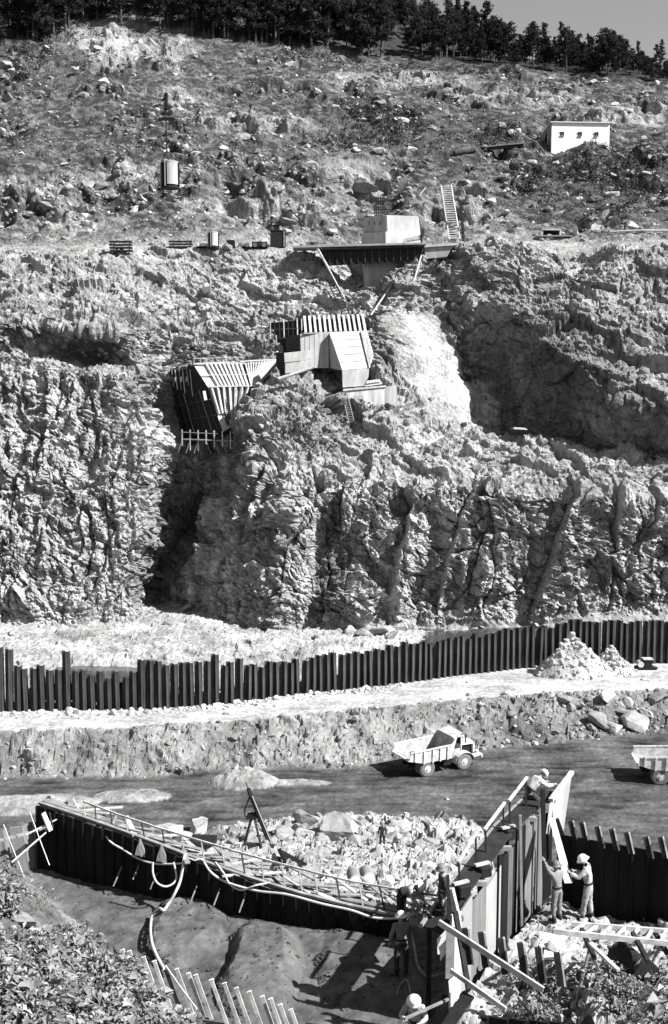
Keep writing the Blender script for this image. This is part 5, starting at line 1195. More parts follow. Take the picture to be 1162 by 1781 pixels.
solo(MB().prism([at(482, 1478, Yp + 4), at(531, 1504, Yp + 2.5), at(530, 1526, Yp), at(494, 1503, Yp + .8)], (0.1, .12, .03)), 'steel_plate', 'steel_cell', 'large dark plate leaning on the rubble ramp above the walkway planks', 'steel plate')
c = ghit(348, 1482); Yp = c.y; solo(MB().prism([at(326, 1468, Yp), at(369, 1470, Yp - .3), at(369, 1486, Yp - .5), at(326, 1481, Yp - .2)], (0.2, 1.6, 0.1)), 'tool_chest', 'black', 'long black chest between the white boulders and the cell wall', 'chest')
c = ghit(462, 1503); Yp = c.y; solo(MB().prism([at(455, 1492, Yp + 1), at(478, 1500, Yp + .8), at(484, 1522, Yp), at(462, 1512, Yp)], (0.1, .12, .03)), 'steel_plate', 'steel_cell', 'small dark plate leaning beside the larger plate on the ramp', 'steel plate')
# ---- drill mast on the ramp
b_ = ghit(471, 1468); tp = at(432, 1372, b_.y - 1.0); r_ = root('drill_mast', 'dark drill mast leaning left with a hanging hose at the edge of the ramp', 'drill', b_)
part(MB().bar(b_ + Vector((0, 0, -.1)), tp, 0.34, 0.28, w2=0.26), 'mast', 'wood_dark', r_); part(MB().bar(b_ + Vector((.12, -.16, 0)), tp.lerp(b_, .12) + Vector((.1, -.14, 0)), 0.07, 0.07), 'guide_rail', 'concrete_grey', r_)
m_ = b_.lerp(tp, .55); part(MB().hexa([m_ + Vector(v) for v in ((-.9, -.15, -.35), (-.1, -.15, -.3), (-.1, .2, -.3), (-.9, .2, -.35), (-.75, -.15, .0), (-.05, -.15, .12), (-.05, .2, .12), (-.75, .2, 0))]), 'motor', 'black', r_)
part(MB().tube(spline([tp.lerp(b_, .1), at(427, 1405, b_.y - .9), at(426, 1418, b_.y - .8), m_ + Vector((-.8, 0, -.2))]), .05, 6), 'feed_hose', 'steel_dark', r_)
part(MB().bar(tp, tp + (tp - b_) * .12, .06), 'drill_rod', 'black', r_)
f_ = ghit(425, 1470); part(MB().bar(m_ + Vector((-.5, 0, -.3)), f_, .14), 'strut', 'wood_dark', r_); f2_ = ghit(455, 1475); part(MB().bar(m_ + Vector((-.3, 0, -.3)), f2_, .12), 'strut', 'wood_dark', r_)
part(MB().bar(ghit(425, 1472) + Vector((0, 0, .12)), ghit(478, 1476) + Vector((0, 0, .12)), .3, .3), 'skid', 'wood_dark', r_)

# ---- tall sheet wall with walkway on the right
wx = lambda Y: 3.0 + (Y - 25.5) * 0.5867
def tw(px_):                      # the wall's plan: depth for a picture column
    return float(np.interp(px_, [780, 905, 990], [25.3, 29.6, 33.2]))
tall = root('tall_sheet_wall', 'tall corrugated sheet pile wall rising beside the shaded fill, walkway behind it', 'cofferdam wall', at(880, 1660, 28.5))
segs = [(786, 1592, 803, 1585, 'concrete'), (803, 1584, 822, 1556, 'concrete_grey'), (822, 1572, 846, 1540, 'steel_sheet'), (846, 1545, 872, 1505, 'concrete_grey'), (868, 1488, 886, 1484, 'steel_cell'), (884, 1484, 902, 1462, 'steel_sheet'), (900, 1445, 916, 1434, 'steel_cell'), (914, 1432, 931, 1416, 'steel_sheet'), (929, 1426, 947, 1412, 'steel_sheet'), (946, 1420, 962, 1408, 'steel_cell')]
for k, (x0, y0, x1, y1, mt) in enumerate(segs):
    Y0, Y1 = tw(x0) + (0.36 if k % 2 else -.1), tw(x1) + (-.1 if k % 2 else .36)
    a, b_ = at(x0, y0, Y0), at(x1, y1, Y1)
    pile_flat(a, b_, 19.2, a.z, b_.z, 0.05, mt, tall, ridge=False, lean=Vector((0, 0, 0)))
# pale far panel, white brace board, dark poles
a, b_ = at(956, 1396, 31.6), at(993, 1346, 33.2)
pf = part(MB().prism([a, b_, at(976, 1462, 33.0), at(950, 1450, 31.6)], (0.05, .06, 0)), 'end_panel', 'concrete_grey', tall)
part(MB().bar(at(958, 1392, 31.4), at(995, 1343, 33.1), .14, .1), 'end_cap', 'wood_pale', tall)
solo(MB().prism([at(956, 1424, 30.4), at(964, 1424, 30.5), at(996, 1536, 29.4), at(982, 1536, 29.2)], (0.03, .06, 0)), 'brace_board', 'wood_pale', 'long pale board leaning against the end of the tall sheet wall', 'board')
for (x0, y0, x1, y1, w_, mt, lb) in [(944, 1372, 949, 1600, .12, 'wood_dark', 'black upright pole in front of the tall sheet wall'), (905, 1418, 908, 1625, .07, 'wood_mid', 'thin grey upright rod on the face of the tall sheet wall'), (968, 1425, 984, 1470, .14, 'wood_dark', 'dark short post behind the leaning pale board')]:
    Ya = tw(min(x0, 960)) - .35; solo(MB().bar(at(x0, y0, Ya + .05), at(x1, y1, Ya), w_), 'upright_pole', mt, lb, 'pole')
# walkway behind the tall wall (left side) and its rails
wy = root('high_walkway', 'dark stepped plank walkway with handrails on the far side of the tall sheet wall', 'walkway', at(830, 1520, 28))
st = [(752, 1618, 25.6), (790, 1560, 26.3), (835, 1498, 27.8), (880, 1440, 29.6), (925, 1396, 31.4), (950, 1376, 32.6)]
stp = [at(*p) for p in st]
for a, b_ in zip(stp[:-1], stp[1:]):
    part(MB().bar(a, b_, 0.55, 0.07), 'deck_plank', 'wood_dark', wy); part(MB().bar(a + Vector((-.3, .1, .02)), b_ + Vector((-.3, .1, .02)), 0.07, 0.08), 'edge_plank', 'wood_mid', wy)
    m_ = a.lerp(b_, .5); part(MB().bar(m_ + Vector((-.35, 0, 0)), m_ + Vector((-.35, 0, -3.2)), .12), 'support_post', 'wood_dark', wy); part(MB().bar(m_ + Vector((-.5, 0, -.12)), m_ + Vector((.5, 0, -.12)), .12), 'bearer', 'wood_mid', wy)
for (x0, y0, x1, y1, Ya, Yb) in [(797, 1500, 830, 1447, 26.4, 27.6), (843, 1443, 878, 1396, 28.2, 29.6), (885, 1393, 917, 1352, 29.9, 31.2)]:
    a, b_ = at(x0, y0, Ya), at(x1, y1, Yb); part(MB().bar(a, b_, .07, .06), 'handrail', 'wood_pale', wy)
    for t in (0.04, 0.92):
        p = a.lerp(b_, t); part(MB().bar(p, p + Vector((0.02, -.05, -.95)), .05), 'rail_post', 'wood_dark', wy)
for px_, py_, Y_ in ((803, 1548, 26.2), (840, 1515, 27.4), (885, 1450, 29.4)):
    c = at(px_, py_, Y_); solo(MB().box(c + Vector((0, 0, .02)), (.36, .36, .3), rz=.5), 'tool_box', 'black', {803: 'black box low on the stepped walkway by the two posts', 840: 'black box halfway up the stepped walkway', 885: 'black box high on the stepped walkway'}[px_], 'box', bevel=.03)
    solo(MB().bar(c + Vector((-.22, -.1, .2)), c + Vector((.18, .1, .2)), .12, .05), 'short_board', 'wood_pale', {803: 'short pale board on the low black box of the stepped walkway', 840: 'short pale board on the middle black box of the stepped walkway', 885: 'short pale board on the highest black box of the stepped walkway'}[px_], 'board')
for (x0, y0, x1, y1, lb) in [(779, 1522, 781, 1600, 'thin dark post at the near end of the walkway'), (784, 1545, 797, 1602, 'pale split post beside the near end of the walkway')]:
    solo(MB().bar(at(x0, y0, 25.4), at(x1, y1, 25.3), .07 if x0 == 779 else .13), 'corner_post', 'wood_dark' if x0 == 779 else 'wood_pale', lb, 'post')

# ---- low stake wall, boards and diagonal planks in the right foreground
low = root('stake_wall', 'low dark sheet wall with pale stakes above the shaded pit corner', 'cofferdam wall', at(880, 1690, 24.4))
w0, w1 = at(782, 1640, 24.9), at(992, 1712, 23.9)
lowp = resample([Vector((w0.x, w0.y, 0)), Vector((w1.x, w1.y, 0))], .45)
for k in range(len(lowp) - 1):
    t = k / (len(lowp) - 1); pile_flat(lowp[k], lowp[k + 1], 18.8, lerp(20.9, 21.25, t), lerp(20.9, 21.25, t), .05, 'steel_cell', low)
for k, (x0, y0, h_) in enumerate([(808, 1615, 62), (836, 1622, 60), (870, 1632, 62), (904, 1640, 58), (935, 1648, 62), (968, 1657, 58)]):
    Y = lerp(24.8, 24.1, k / 5) - .08; a, b_ = at(x0, y0, Y), at(x0 + 8, y0 + h_, Y + .05); part(MB().bar(a, b_, .14, .07, up=(0, 1, 0)), 'stake', 'wood_dark', low); part(MB().bar(a + Vector((.09, .02, 0)), b_ + Vector((.09, .02, 0)), .05, .09, up=(0, 1, 0)), 'stake_edge', 'wood_pale', low)
def plank(x0, y0, Y0, x1, y1, Y1, w_, t_, mat, label, name='scaffold_plank', cat='plank'):
    return solo(MB().bar(at(x0, y0, Y0), at(x1, y1, Y1), w_, t_), name, mat, label, cat)
plank(763, 1604, 24.6, 945, 1722, 23.3, .06, .14, 'wood_pale', 'long pale diagonal plank running down in front of the low stake wall')
plank(784, 1688, 24.0, 880, 1756, 23.0, .05, .11, 'wood_pale', 'shorter pale diagonal plank below the long diagonal plank')
solo(MB().prism([at(760, 1634, 24.9), at(777, 1616, 24.9), at(777, 1655, 24.9), at(766, 1672, 24.9), at(765, 1660, 24.9), at(761, 1660, 24.9)], (0.02, .05, 0)), 'sign_board', 'white_paint', 'white notched board nailed at the corner of the shaded pit', 'board')
solo(MB().prism([at(780, 1706, 24.4), at(793, 1694, 24.4), at(793, 1716, 24.4), at(782, 1728, 24.4)], (0.02, .05, 0)), 'sign_board', 'white_paint', 'small white board below the notched white board', 'board')
solo(MB().bar(at(784, 1612, 24.75), at(782, 1702, 24.5), .2, .06, up=(0, 1, 0)), 'corner_board', 'wood_mid', 'grey upright board at the pit corner between the two white boards', 'board')
plank(792, 1585, 25.0, 815, 1720, 24.4, .12, .08, 'wood_dark', 'dark leaning timber at the pit corner', 'leaning_timber', 'timber')
plank(816, 1730, 23.6, 775, 1790, 23.0, .3, .05, 'wood_dark', 'wide dark board sloping down into the pit corner', 'leaning_board', 'board')
for (pts, lb) in [([(940, 1630), (985, 1638), (975, 1662), (938, 1655)], 'bright sheet lying on the rubble behind the stake wall'), ([(948, 1656), (972, 1664), (966, 1678), (945, 1676)], 'small bright sheet lying beside the larger bright sheet')]:
    P = [nhit(*p) + Vector((0, 0, .12)) for p in pts]; solo(MB().prism(P, (0, 0, .04)), 'light_sheet', 'white_paint', lb, 'sheet')
plank(976, 1676, 24.6, 1002, 1643, 25.4, .16, .05, 'wood_pale', 'short pale plank leaning beside the bright sheets', 'short_plank')
# ladder on trestles
lad = root('long_ladder', 'long pale heavy timber ladder lying across low trestles', 'ladder', at(1080, 1632, 25.6))
l0, l1 = at(985, 1606, 26.6), at(1200, 1622, 26.6); m0, m1 = at(962, 1620, 25.6), at(1200, 1645, 25.6)
part(MB().bar(l0, l1, .06, .11), 'rail', 'wood_pale', lad); part(MB().bar(m0, m1, .06, .13), 'rail', 'wood_pale', lad)
for k in range(9):
    t = (k + .25) / 9; part(MB().bar(l0.lerp(l1, t), m0.lerp(m1, t - .02), .08, .05), 'rung', 'wood_pale', lad)
def trestle(px_, py_, Y_, label):
    r_ = root('trestle', label, 'trestle', at(px_, py_ + 30, Y_)); tz = at(px_, py_, Y_)
    for dx_ in (-.35, .35):
        e = tz + Vector((dx_, -.1, 0)); g_ = ndrop(e.x, e.y); part(MB().bar(tz, (e.x, e.y, g_ - .05), .06, .05), 'leg', 'wood_mid', r_)
    part(MB().bar(tz + Vector((0, -.5, 0)), tz + Vector((0, .9, 0)), .1, .1), 'beam', 'wood_dark', r_)
trestle(1026, 1648, 25.2, 'pale trestle under the near part of the long ladder'); trestle(1118, 1655, 25.1, 'pale trestle under the middle of the long ladder beside the black pipe'); trestle(1150, 1640, 26.2, 'pale trestle at the far end of the long ladder')
plank(1026, 1641, 25.0, 1076, 1688, 23.9, .09, .06, 'wood_pale', 'pale prop sloping from the ladder trestle to the bank', 'prop_timber', 'prop')
c = at(1108, 1663, 25.4); gzz = ndrop(c.x, c.y); c.z = gzz + .33
r_ = root('black_pipe', 'wide black pipe section lying under the long ladder', 'pipe', c); part(MB().tube([c + Vector((-.25, .7, 0)), c + Vector((.1, -.35, 0))], .34, 18), 'pipe', 'steel_dark', r_); part(MB().tube([c + Vector((.09, -.32, 0)), c + Vector((.12, -.42, 0))], .38, 18), 'collar', 'black', r_)

# ---- black cell wall on the right with stakes on top
q0, q1 = gz(972, 1452, 23.0), gz(1290, 1516, 23.0)
rc = root('cell_wall', 'black shaded sheet pile wall with a row of pale stakes behind the man in white', 'cofferdam wall', q0.lerp(q1, .5) + Vector((0, 0, -2)))
rpts = resample([q0, q0.lerp(q1, .5) + Vector((.1, .15, 0)), q1], .42)
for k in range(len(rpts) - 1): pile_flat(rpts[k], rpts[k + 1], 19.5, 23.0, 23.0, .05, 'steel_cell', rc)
for px_, py_ in ((992, 1428), (1011, 1431), (1038, 1438), (1063, 1442), (1089, 1448), (1123, 1456), (1148, 1456), (1175, 1465)):
    Y = float(np.interp(px_, [972, 1290], [q0.y, q1.y])) - .03; a, b_ = at(px_, py_, Y), at(px_ + 8, py_ + 36, Y + .02)
    part(MB().bar(a, b_, .13, .06, up=(0, 1, 0)), 'stake', 'wood_dark', rc); part(MB().bar(a + Vector((.085, -.01, 0)), b_ + Vector((.085, -.01, 0)), .045, .09, up=(0, 1, 0)), 'stake_edge', 'wood_pale', rc)

# ---- picket row at the bottom
pick_r = root('picket_row', 'row of pale timber pickets leaning along the near edge of the fill', 'pickets', nhit(360, 1770))
pz = [(516, 710), (545, 715), (605, 740), (650, 757), (697, 790), (745, 790), (795, 808), (825, 815), (890, 835), (945, 850), (995, 870), (1050, 885), (1105, 905), (1140, 915), (1180, 940), (1225, 960)]
for k, (u, v) in enumerate(pz):
    px_, py_ = u / 2.42, 1360 + v / 2.42; b_ = nhit(px_ + 27, py_ + 76); a = at(px_, py_, b_.y - .1 + .0)
    part(MB().bar(b_ + (b_ - a) * .15, a, .085, .05, up=(0, 1, 0)), 'picket', 'wood_pale' if k != 4 else 'wood_dark', pick_r)
    part(MB().bar(a + Vector((0, -.02, .01)), a + (a - b_).normalized() * .03, .1, .07, up=(0, 1, 0)), 'picket_head', 'white_paint', pick_r)
pole('thin_pole', 'thin pale pole lying across the picket row', 'pole', at(288, 1680, 26.4), at(342, 1755, 24.8), .025, .025, 'wood_pale')
plank(300, 1775, 24.5, 312, 1748, 24.8, .12, .05, 'wood_pale', 'short pale board tilted against the foot of the pickets', 'short_plank')
plank(244, 1718, 26.4, 256, 1703, 26.6, .1, .05, 'wood_pale', 'small pale offcut board between pickets and bushes', 'offcut_board', 'board')

# ---- rods, hose and jackhammer in the shaded fill
hose('supply_hose', 'dark hose curving over the shaded fill beside the standing worker', [nf(716, 1632), nf(722, 1660), nf(728, 1690), nf(745, 1706), nf(770, 1702), nf(784, 1690)], .04, 'wood_mid')
hose('supply_hose', 'dark hose lying on the fill behind the standing worker', [nf(690, 1738), nf(696, 1722), nf(706, 1712), nf(712, 1722), nf(714, 1736)], .03, 'wood_mid')

# ================================================================== PEOPLE
def skin_me(V, E, rad, sub=2):
    me = bpy.data.meshes.new('tmp'); me.from_pydata([tuple(v) for v in V], E, []); o = bpy.data.objects.new('tmp', me); COL.objects.link(o)
    o.modifiers.new('s', 'SKIN'); sv = me.skin_vertices[0].data
    for i, r_ in enumerate(rad): sv[i].radius = (r_[0], r_[1]) if isinstance(r_, tuple) else (r_, r_)
    sv[0].use_root = True
    ss = o.modifiers.new('u', 'SUBSURF'); ss.levels = sub; ss.render_levels = sub
    dg = bpy.context.evaluated_depsgraph_get(); res = bpy.data.meshes.new_from_object(o.evaluated_get(dg))
    bpy.data.objects.remove(o); bpy.data.meshes.remove(me)
    return res
def person(label, feet, rz, pose, shirt, trousers, hat='hat', H=1.76, bare=False):
    k = H / 1.76; lean = pose.get('lean', 0.0); crouch = pose.get('crouch', 0.0)
    r_ = thing('person', label, 'person', feet, rz)
    ph = Vector((0, -0.25 * crouch, 0.96 - 0.48 * crouch)); Mx = Matrix.Rotation(-lean, 3, 'X')
    def up(v): return ph + Mx @ (Vector(v) - Vector((0, 0, 0.96)))
    J = {'pel': ph, 'spi': up((0, 0, 1.16)), 'che': up((0, 0, 1.36)), 'nec': up((0, 0.01, 1.5)), 'hea': up((0, 0.03, 1.60)), 'top': up((0, 0.03, 1.70))}
    nod = pose.get('nod', 0.0); J['hea'] += Vector((0, 0.05 * nod, -0.02 * nod)); J['top'] += Vector((0, 0.12 * nod, -0.04 * nod))
    for s_, n_ in ((-1, 'L'), (1, 'R')):
        J['sh' + n_] = up((0.185 * s_, 0, 1.42)); e, w_ = pose.get('arm' + n_, ((0.07 * s_, -0.03, -0.28), (0.06 * s_, 0.05, -0.53)))
        J['el' + n_] = J['sh' + n_] + Vector(e); J['wr' + n_] = J['sh' + n_] + Vector(w_)
        J['hi' + n_] = ph + Vector((0.095 * s_, 0, -0.05)); ft = Vector(pose.get('foot' + n_, (0.13 * s_, 0.0, 0.0)))
        J['an' + n_] = ft + Vector((0, 0, 0.09)); mid_ = (J['hi' + n_] + J['an' + n_]) / 2; L = (J['hi' + n_] - J['an' + n_]).length; bend = math.sqrt(max(0.0, 0.41 ** 2 - (L / 2) ** 2)) if L < 0.82 else 0.015
        J['kn' + n_] = mid_ + Vector((0.02 * s_ + 0.1 * s_ * crouch, max(bend, 0.02), 0.0))
        J['to' + n_] = ft + Vector((0.02 * s_, 0.15, 0.045))
    for q in J: J[q] = J[q] * k
    order = ['pel', 'spi', 'che', 'nec', 'hea', 'top', 'shL', 'elL', 'wrL', 'shR', 'elR', 'wrR', 'hiL', 'knL', 'anL', 'hiR', 'knR', 'anR']
    ix = {n_: i for i, n_ in enumerate(order)}; E = [('pel', 'spi'), ('spi', 'che'), ('che', 'nec'), ('nec', 'hea'), ('hea', 'top'), ('che', 'shL'), ('shL', 'elL'), ('elL', 'wrL'), ('che', 'shR'), ('shR', 'elR'), ('elR', 'wrR'), ('pel', 'hiL'), ('hiL', 'knL'), ('knL', 'anL'), ('pel', 'hiR'), ('hiR', 'knR'), ('knR', 'anR')]
    Rd = {'pel': (.14, .11), 'spi': (.125, .10), 'che': (.15, .11), 'nec': .06, 'hea': (.085, .10), 'top': (.075, .085), 'sh': .065, 'el': .048, 'wr': .034, 'hi': .095, 'kn': .062, 'an': .045}
    def rad(n_, g=0.0):
        v = Rd.get(n_, Rd.get(n_[:2])); return tuple((x + g) * k for x in v) if isinstance(v, tuple) else (v + g) * k
    body = skin_me([J[n_] for n_ in order], [(ix[a], ix[b_]) for a, b_ in E], [rad(n_) for n_ in order])
    # hands with fingers, face and feet joined into the body mesh
    mb = MB()
    for s_, n_ in ((-1, 'L'), (1, 'R')):
        w_ = J['wr' + n_]; d = (w_ - J['el' + n_]).normalized(); sd_ = d.cross(Vector((0, 0, 1))); sd_ = sd_.normalized() if sd_.length > .1 else Vector((0, 1, 0)); nn = d.cross(sd_)
        mb.tube([w_ - d * .02, w_ + d * .04, w_ + d * .085], [.032 * k, .042 * k, .036 * k], 8)
        for q, (o_, L) in enumerate(((-.032, .062), (-.011, .075), (.011, .072), (.031, .055))):
            b0 = w_ + d * .08 + sd_ * o_; mb.tube([b0, b0 + d * L * .5 + nn * .008, b0 + d * L * .85 + nn * .03], [.010, .009, .007], 6)
        b0 = w_ + d * .03 + sd_ * .035 * s_; mb.tube([b0, b0 + d * .03 + sd_ * .025 * s_, b0 + d * .06 + sd_ * .03 * s_ + nn * .015], [.013, .011, .008], 6)
    h_ = J['hea']; fw = Vector((0, 1, 0)); mb.tube([h_ + Vector((0, .09, .0)) * k, h_ + Vector((0, .125, -.02)) * k], [.014, .018], 6)
    for s_ in (-1, 1): mb.tube([h_ + Vector((.088 * s_, 0, .02)) * k, h_ + Vector((.10 * s_, -.01, -.03)) * k], [.022, .012], 6)
    bm = bmesh.new(); bm.from_mesh(body); hm = mb.mesh('hand', 'skin'); bm.from_mesh(hm)
    for f in bm.faces: f.smooth = True
    me = bpy.data.meshes.new('body'); bm.to_mesh(me); bm.free(); me.materials.append(MATS['skin']); link('body', me, r_)
    def cloth(names, edges, g, mat, nm, extra=None):
        pts = [J[n_].copy() for n_ in names]; rd = [rad(n_, g) for n_ in names]
        for n_, (tow, f) in (extra or {}).items(): pts[names.index(n_)] = J[n_].lerp(J[tow], f)
        m_ = skin_me(pts, [(names.index(a), names.index(b_)) for a, b_ in edges], rd); m_.materials.clear(); m_.materials.append(MATS[mat])
        for p in m_.polygons: p.use_smooth = True
        co = np.zeros(len(m_.vertices) * 3, np.float32); m_.vertices.foreach_get('co', co); co = co.reshape(-1, 3); no = np.array([v.normal[:] for v in m_.vertices])
        cr = .016 * fbm(co * np.array([1, 1, 1.7]) + feet[0] * 3.1, .11, 3, .55, seed=88) + .012 * fbm(co + feet[1], .28, 2, seed=89)       # creases
        m_.vertices.foreach_set('co', (co + no * cr[:, None]).reshape(-1).astype(np.float32)); m_.update()
        link(nm, m_, r_)
    cloth(['pel', 'spi', 'che', 'nec', 'shL', 'elL', 'wrL', 'shR', 'elR', 'wrR'], [('pel', 'spi'), ('spi', 'che'), ('che', 'nec'), ('che', 'shL'), ('shL', 'elL'), ('elL', 'wrL'), ('che', 'shR'), ('shR', 'elR'), ('elR', 'wrR')], .018, shirt, 'shirt', {'nec': ('che', .25), 'wrL': ('elL', .12), 'wrR': ('elR', .12)})
    cloth(['pel', 'spi', 'hiL', 'knL', 'anL', 'hiR', 'knR', 'anR'], [('pel', 'spi'), ('pel', 'hiL'), ('hiL', 'knL'), ('knL', 'anL'), ('pel', 'hiR'), ('hiR', 'knR'), ('knR', 'anR')], .022, trousers, 'trousers', {'spi': ('pel', .5), 'anL': ('knL', .1), 'anR': ('knR', .1)})
    bc = J['pel'].lerp(J['spi'], .35); bq = (J['spi'] - J['pel']).normalized(); bt = MB().lathe([(.165, -.02), (.17, -.02), (.17, .025), (.165, .025)], 16); Qb = Vector((0, 0, 1)).rotation_difference(bq).to_matrix(); bt.v = [tuple(Qb @ (Vector((v[0] * 1.0, v[1] * .78, v[2])) * k) + bc) for v in bt.v]; bt.build('belt', 'black', r_)
    for n_ in 'LR':
        a, t_ = J['an' + n_], J['to' + n_]; mb = MB().tube([a + Vector((0, -.07, -.05)) * k, a + Vector((0, .03, -.03)) * k, t_], [.045 * k, .052 * k, .035 * k], 8).tube([a + Vector((0, 0, .08)) * k, a + Vector((0, -.01, -.04)) * k], [.055 * k, .06 * k], 8); mb.build('boot', 'wood_dark', r_, smooth_=True)
    ax = (J['top'] - J['hea']).normalized(); hc = J['hea'] + ax * .055 * k; Q = Vector((0, 0, 1)).rotation_difference(ax).to_matrix()
    hb = MB().lathe([(.168, 0), (.172, .012), (.128, .022), (.124, .06), (.105, .105), (.07, .132), (.02, .145)], 18); hb.v = [tuple(Q @ (Vector(v) * k * 1.04) + hc) for v in hb.v]; hb.build('hard_hat', hat, r_, smooth_=True)
    return r_
def feet_near(px_, py_): return nhit(px_, py_)
person('person in white shirt and pale trousers facing the tall sheet wall, white hard hat', feet_near(1022, 1600), R(70), {'lean': .12, 'armL': ((-.05, .18, -.2), (0, .42, -.1)), 'armR': ((.08, .1, -.26), (-.02, .36, -.2)), 'footL': (-.14, .12, 0), 'footR': (.12, -.08, 0), 'nod': .5}, 'cloth_white', 'cloth_pale', H=1.9)
person('person in grey clothes and grey hard hat reaching up the tall sheet wall', feet_near(968, 1602), R(40), {'lean': .05, 'armL': ((-.1, .1, .14), (-.12, .22, .38)), 'armR': ((.1, .1, -.22), (.02, .36, -.05))}, 'cloth_grey', 'cloth_grey', 'hat_grey', H=1.72)
hw_ = at(938, 1442, 31.8); gy_ = at(938, 1436, 31.8)
person('person in white shirt leaning over the top end of the tall sheet wall', (stp[4].x + .05, stp[4].y + .25, stp[4].z - .45), R(-62), {'lean': .75, 'crouch': .45, 'armL': ((-.05, .2, -.18), (.0, .46, -.22)), 'armR': ((.05, .2, -.18), (0, .5, -.2)), 'nod': .6}, 'cloth_white', 'cloth_dark', H=1.72)
person('person in grey shirt seen from behind, standing on the shaded fill', feet_near(698, 1696), R(8), {'lean': .08, 'armR': ((.12, .12, -.22), (.16, .36, -.12)), 'armL': ((-.1, -.02, -.28), (-.1, .08, -.52))}, 'cloth_grey', 'cloth_dark', H=1.74)
person('person in pale shirt and white hard hat holding a long rod in the pit', feet_near(722, 1842), R(165), {'lean': .25, 'armR': ((.12, .12, -.2), (-.02, .36, -.14)), 'armL': ((-.12, .12, -.2), (.02, .34, -.22)), 'nod': .5}, 'cloth_pale', 'cloth_dark', H=1.74)
plank(704, 1772, 23.1, 780, 1738, 24.0, .05, .05, 'wood_mid', 'long thin rod held by the worker at the bottom of the pit', 'long_rod', 'rod')
f_ = ghit(712, 1612); 
person('person in pale shirt stooping at the right end of the curved cell wall', Vector((arc[-1].x - .1, arc[-1].y + .45, 20.4)), R(-120), {'lean': 1.0, 'armL': ((-.02, .1, -.26), (0, .3, -.46)), 'armR': ((.05, .12, -.24), (.02, .32, -.44)), 'nod': .8}, 'cloth_pale', 'cloth_dark', H=1.74)
person('person in black clothes and dark hard hat standing by the near end of the walkway', at(771, 1612, 26.0) , R(100), {'lean': .05}, 'cloth_dark', 'cloth_dark', 'hat_grey', H=1.62)
for px_, py_, rz_, ps, sh, tr, ht, lb in [(665, 1474, R(180), {'lean': .05}, 'cloth_dark', 'cloth_dark', 'hat_grey', 'person in dark clothes standing upright on the rubble ramp'),
        (730, 1466, R(90), {'lean': .9, 'crouch': .6}, 'cloth_pale', 'cloth_dark', 'hat', 'person in pale shirt crouching at the crest of the rubble ramp'),
        (690, 1482, R(200), {'lean': .6, 'crouch': .8}, 'cloth_pale', 'cloth_pale', 'hat', 'person in light clothes squatting beside the standing dark-clad person on the ramp')]:
    P = ghit(px_, py_); person(lb, P, rz_, ps, sh, tr, ht, H=1.8)
# ================================================================== PLANTS
def clump_tris(n, rad, size, r_):
    """n small leaf quads spread through a flattened ball"""
    c = r_.normal(size=(n, 3)); c /= np.linalg.norm(c, axis=1, keepdims=True); c *= rad * r_.uniform(.35, 1, (n, 1)) ** .6; c[:, 2] *= .7
    u = r_.normal(size=(n, 3)); u /= np.linalg.norm(u, axis=1, keepdims=True); v = np.cross(u, r_.normal(size=(n, 3))); v /= np.linalg.norm(v, axis=1, keepdims=True) + 1e-9
    s = size * r_.uniform(.6, 1.3, (n, 1)); u, v = u * s, v * s * .55
    return np.stack([c - u, c + v, c + u, c - v], 1)
def quads_me(name, Q, mat):
    k = Q.shape[1]; return soup(name, Q.reshape(-1, 3), np.arange(len(Q) * k).reshape(-1, k), mat)
def make_pine(seed, h, spread, start, top_pow):
    r_ = np.random.default_rng(seed); t = thing('pine_tree', 'dark pine tree in the wood along the hilltop', 'tree', (0, 0, 0), 0, 'pines along the hilltop')
    bend = r_.normal(0, .15, 2); tr = MB().tube([(0, 0, -1), (bend[0] * .3, bend[1] * .3, h * .35), (bend[0], bend[1], h * .7), (bend[0] * 1.3, bend[1] * 1.3, h * .98)], [.2, .16, .1, .03], 7)
    limbs = []; Q = []
    nb = 46
    for k in range(nb):
        f = start + (1 - start) * (k + r_.uniform(-.5, .5)) / nb; z = h * f; L = spread * ((1 - f) / (1 - start)) ** top_pow * r_.uniform(.55, 1.2) + .25
        if f < start + .1: L *= .7
        a = r_.uniform(0, 2 * np.pi); d = np.array([np.cos(a), np.sin(a), r_.uniform(-.05, .35)]); p0 = np.array([bend[0] * f, bend[1] * f, z])
        tr.tube([p0, p0 + d * L * .8], [.045, .015], 4, caps=False)
        for s in np.linspace(.35, 1, max(2, int(L / .42))):
            Q.append(clump_tris(11, .42 + .1 * L, .26, r_) + (p0 + d * L * s + r_.normal(0, .08, 3)))
    Q.append(clump_tris(16, .4, .25, r_) + np.array([bend[0] * 1.3, bend[1] * 1.3, h * .97]))
    tr.build('trunk', 'bark', t); link('crown', quads_me('crown', np.concatenate(Q), 'pine'), t)
    return t
pines = [make_pine(1, 11.5, 2.2, .28, .75), make_pine(2, 10.0, 2.6, .35, .5), make_pine(3, 12.5, 2.0, .22, .9), make_pine(4, 9.0, 2.4, .25, .6), make_pine(5, 11.0, 2.9, .45, .4), make_pine(6, 7.5, 1.8, .15, .8)]
used = set()
def plant_tree(P, sc):
    k = random.randrange(6); t = pines[k]
    if k in used: t = copy_tree(pines[k])
    used.add(k); t.location = P; t.rotation_euler = (random.gauss(0, .02), random.gauss(0, .02), random.uniform(0, 6.28)); t.scale = (sc * random.uniform(.85, 1.2), sc * random.uniform(.85, 1.2), sc)
rowidx = lev[:, 0]
def hill_point(px_, l_):
    c_ = int(np.clip(round((px_ - pxs[0]) / (pxs[1] - pxs[0])), 0, NC - 1)); r_ = int(np.searchsorted(rowidx, l_)); return Vector(HP[min(r_, len(rowidx) - 1), c_])
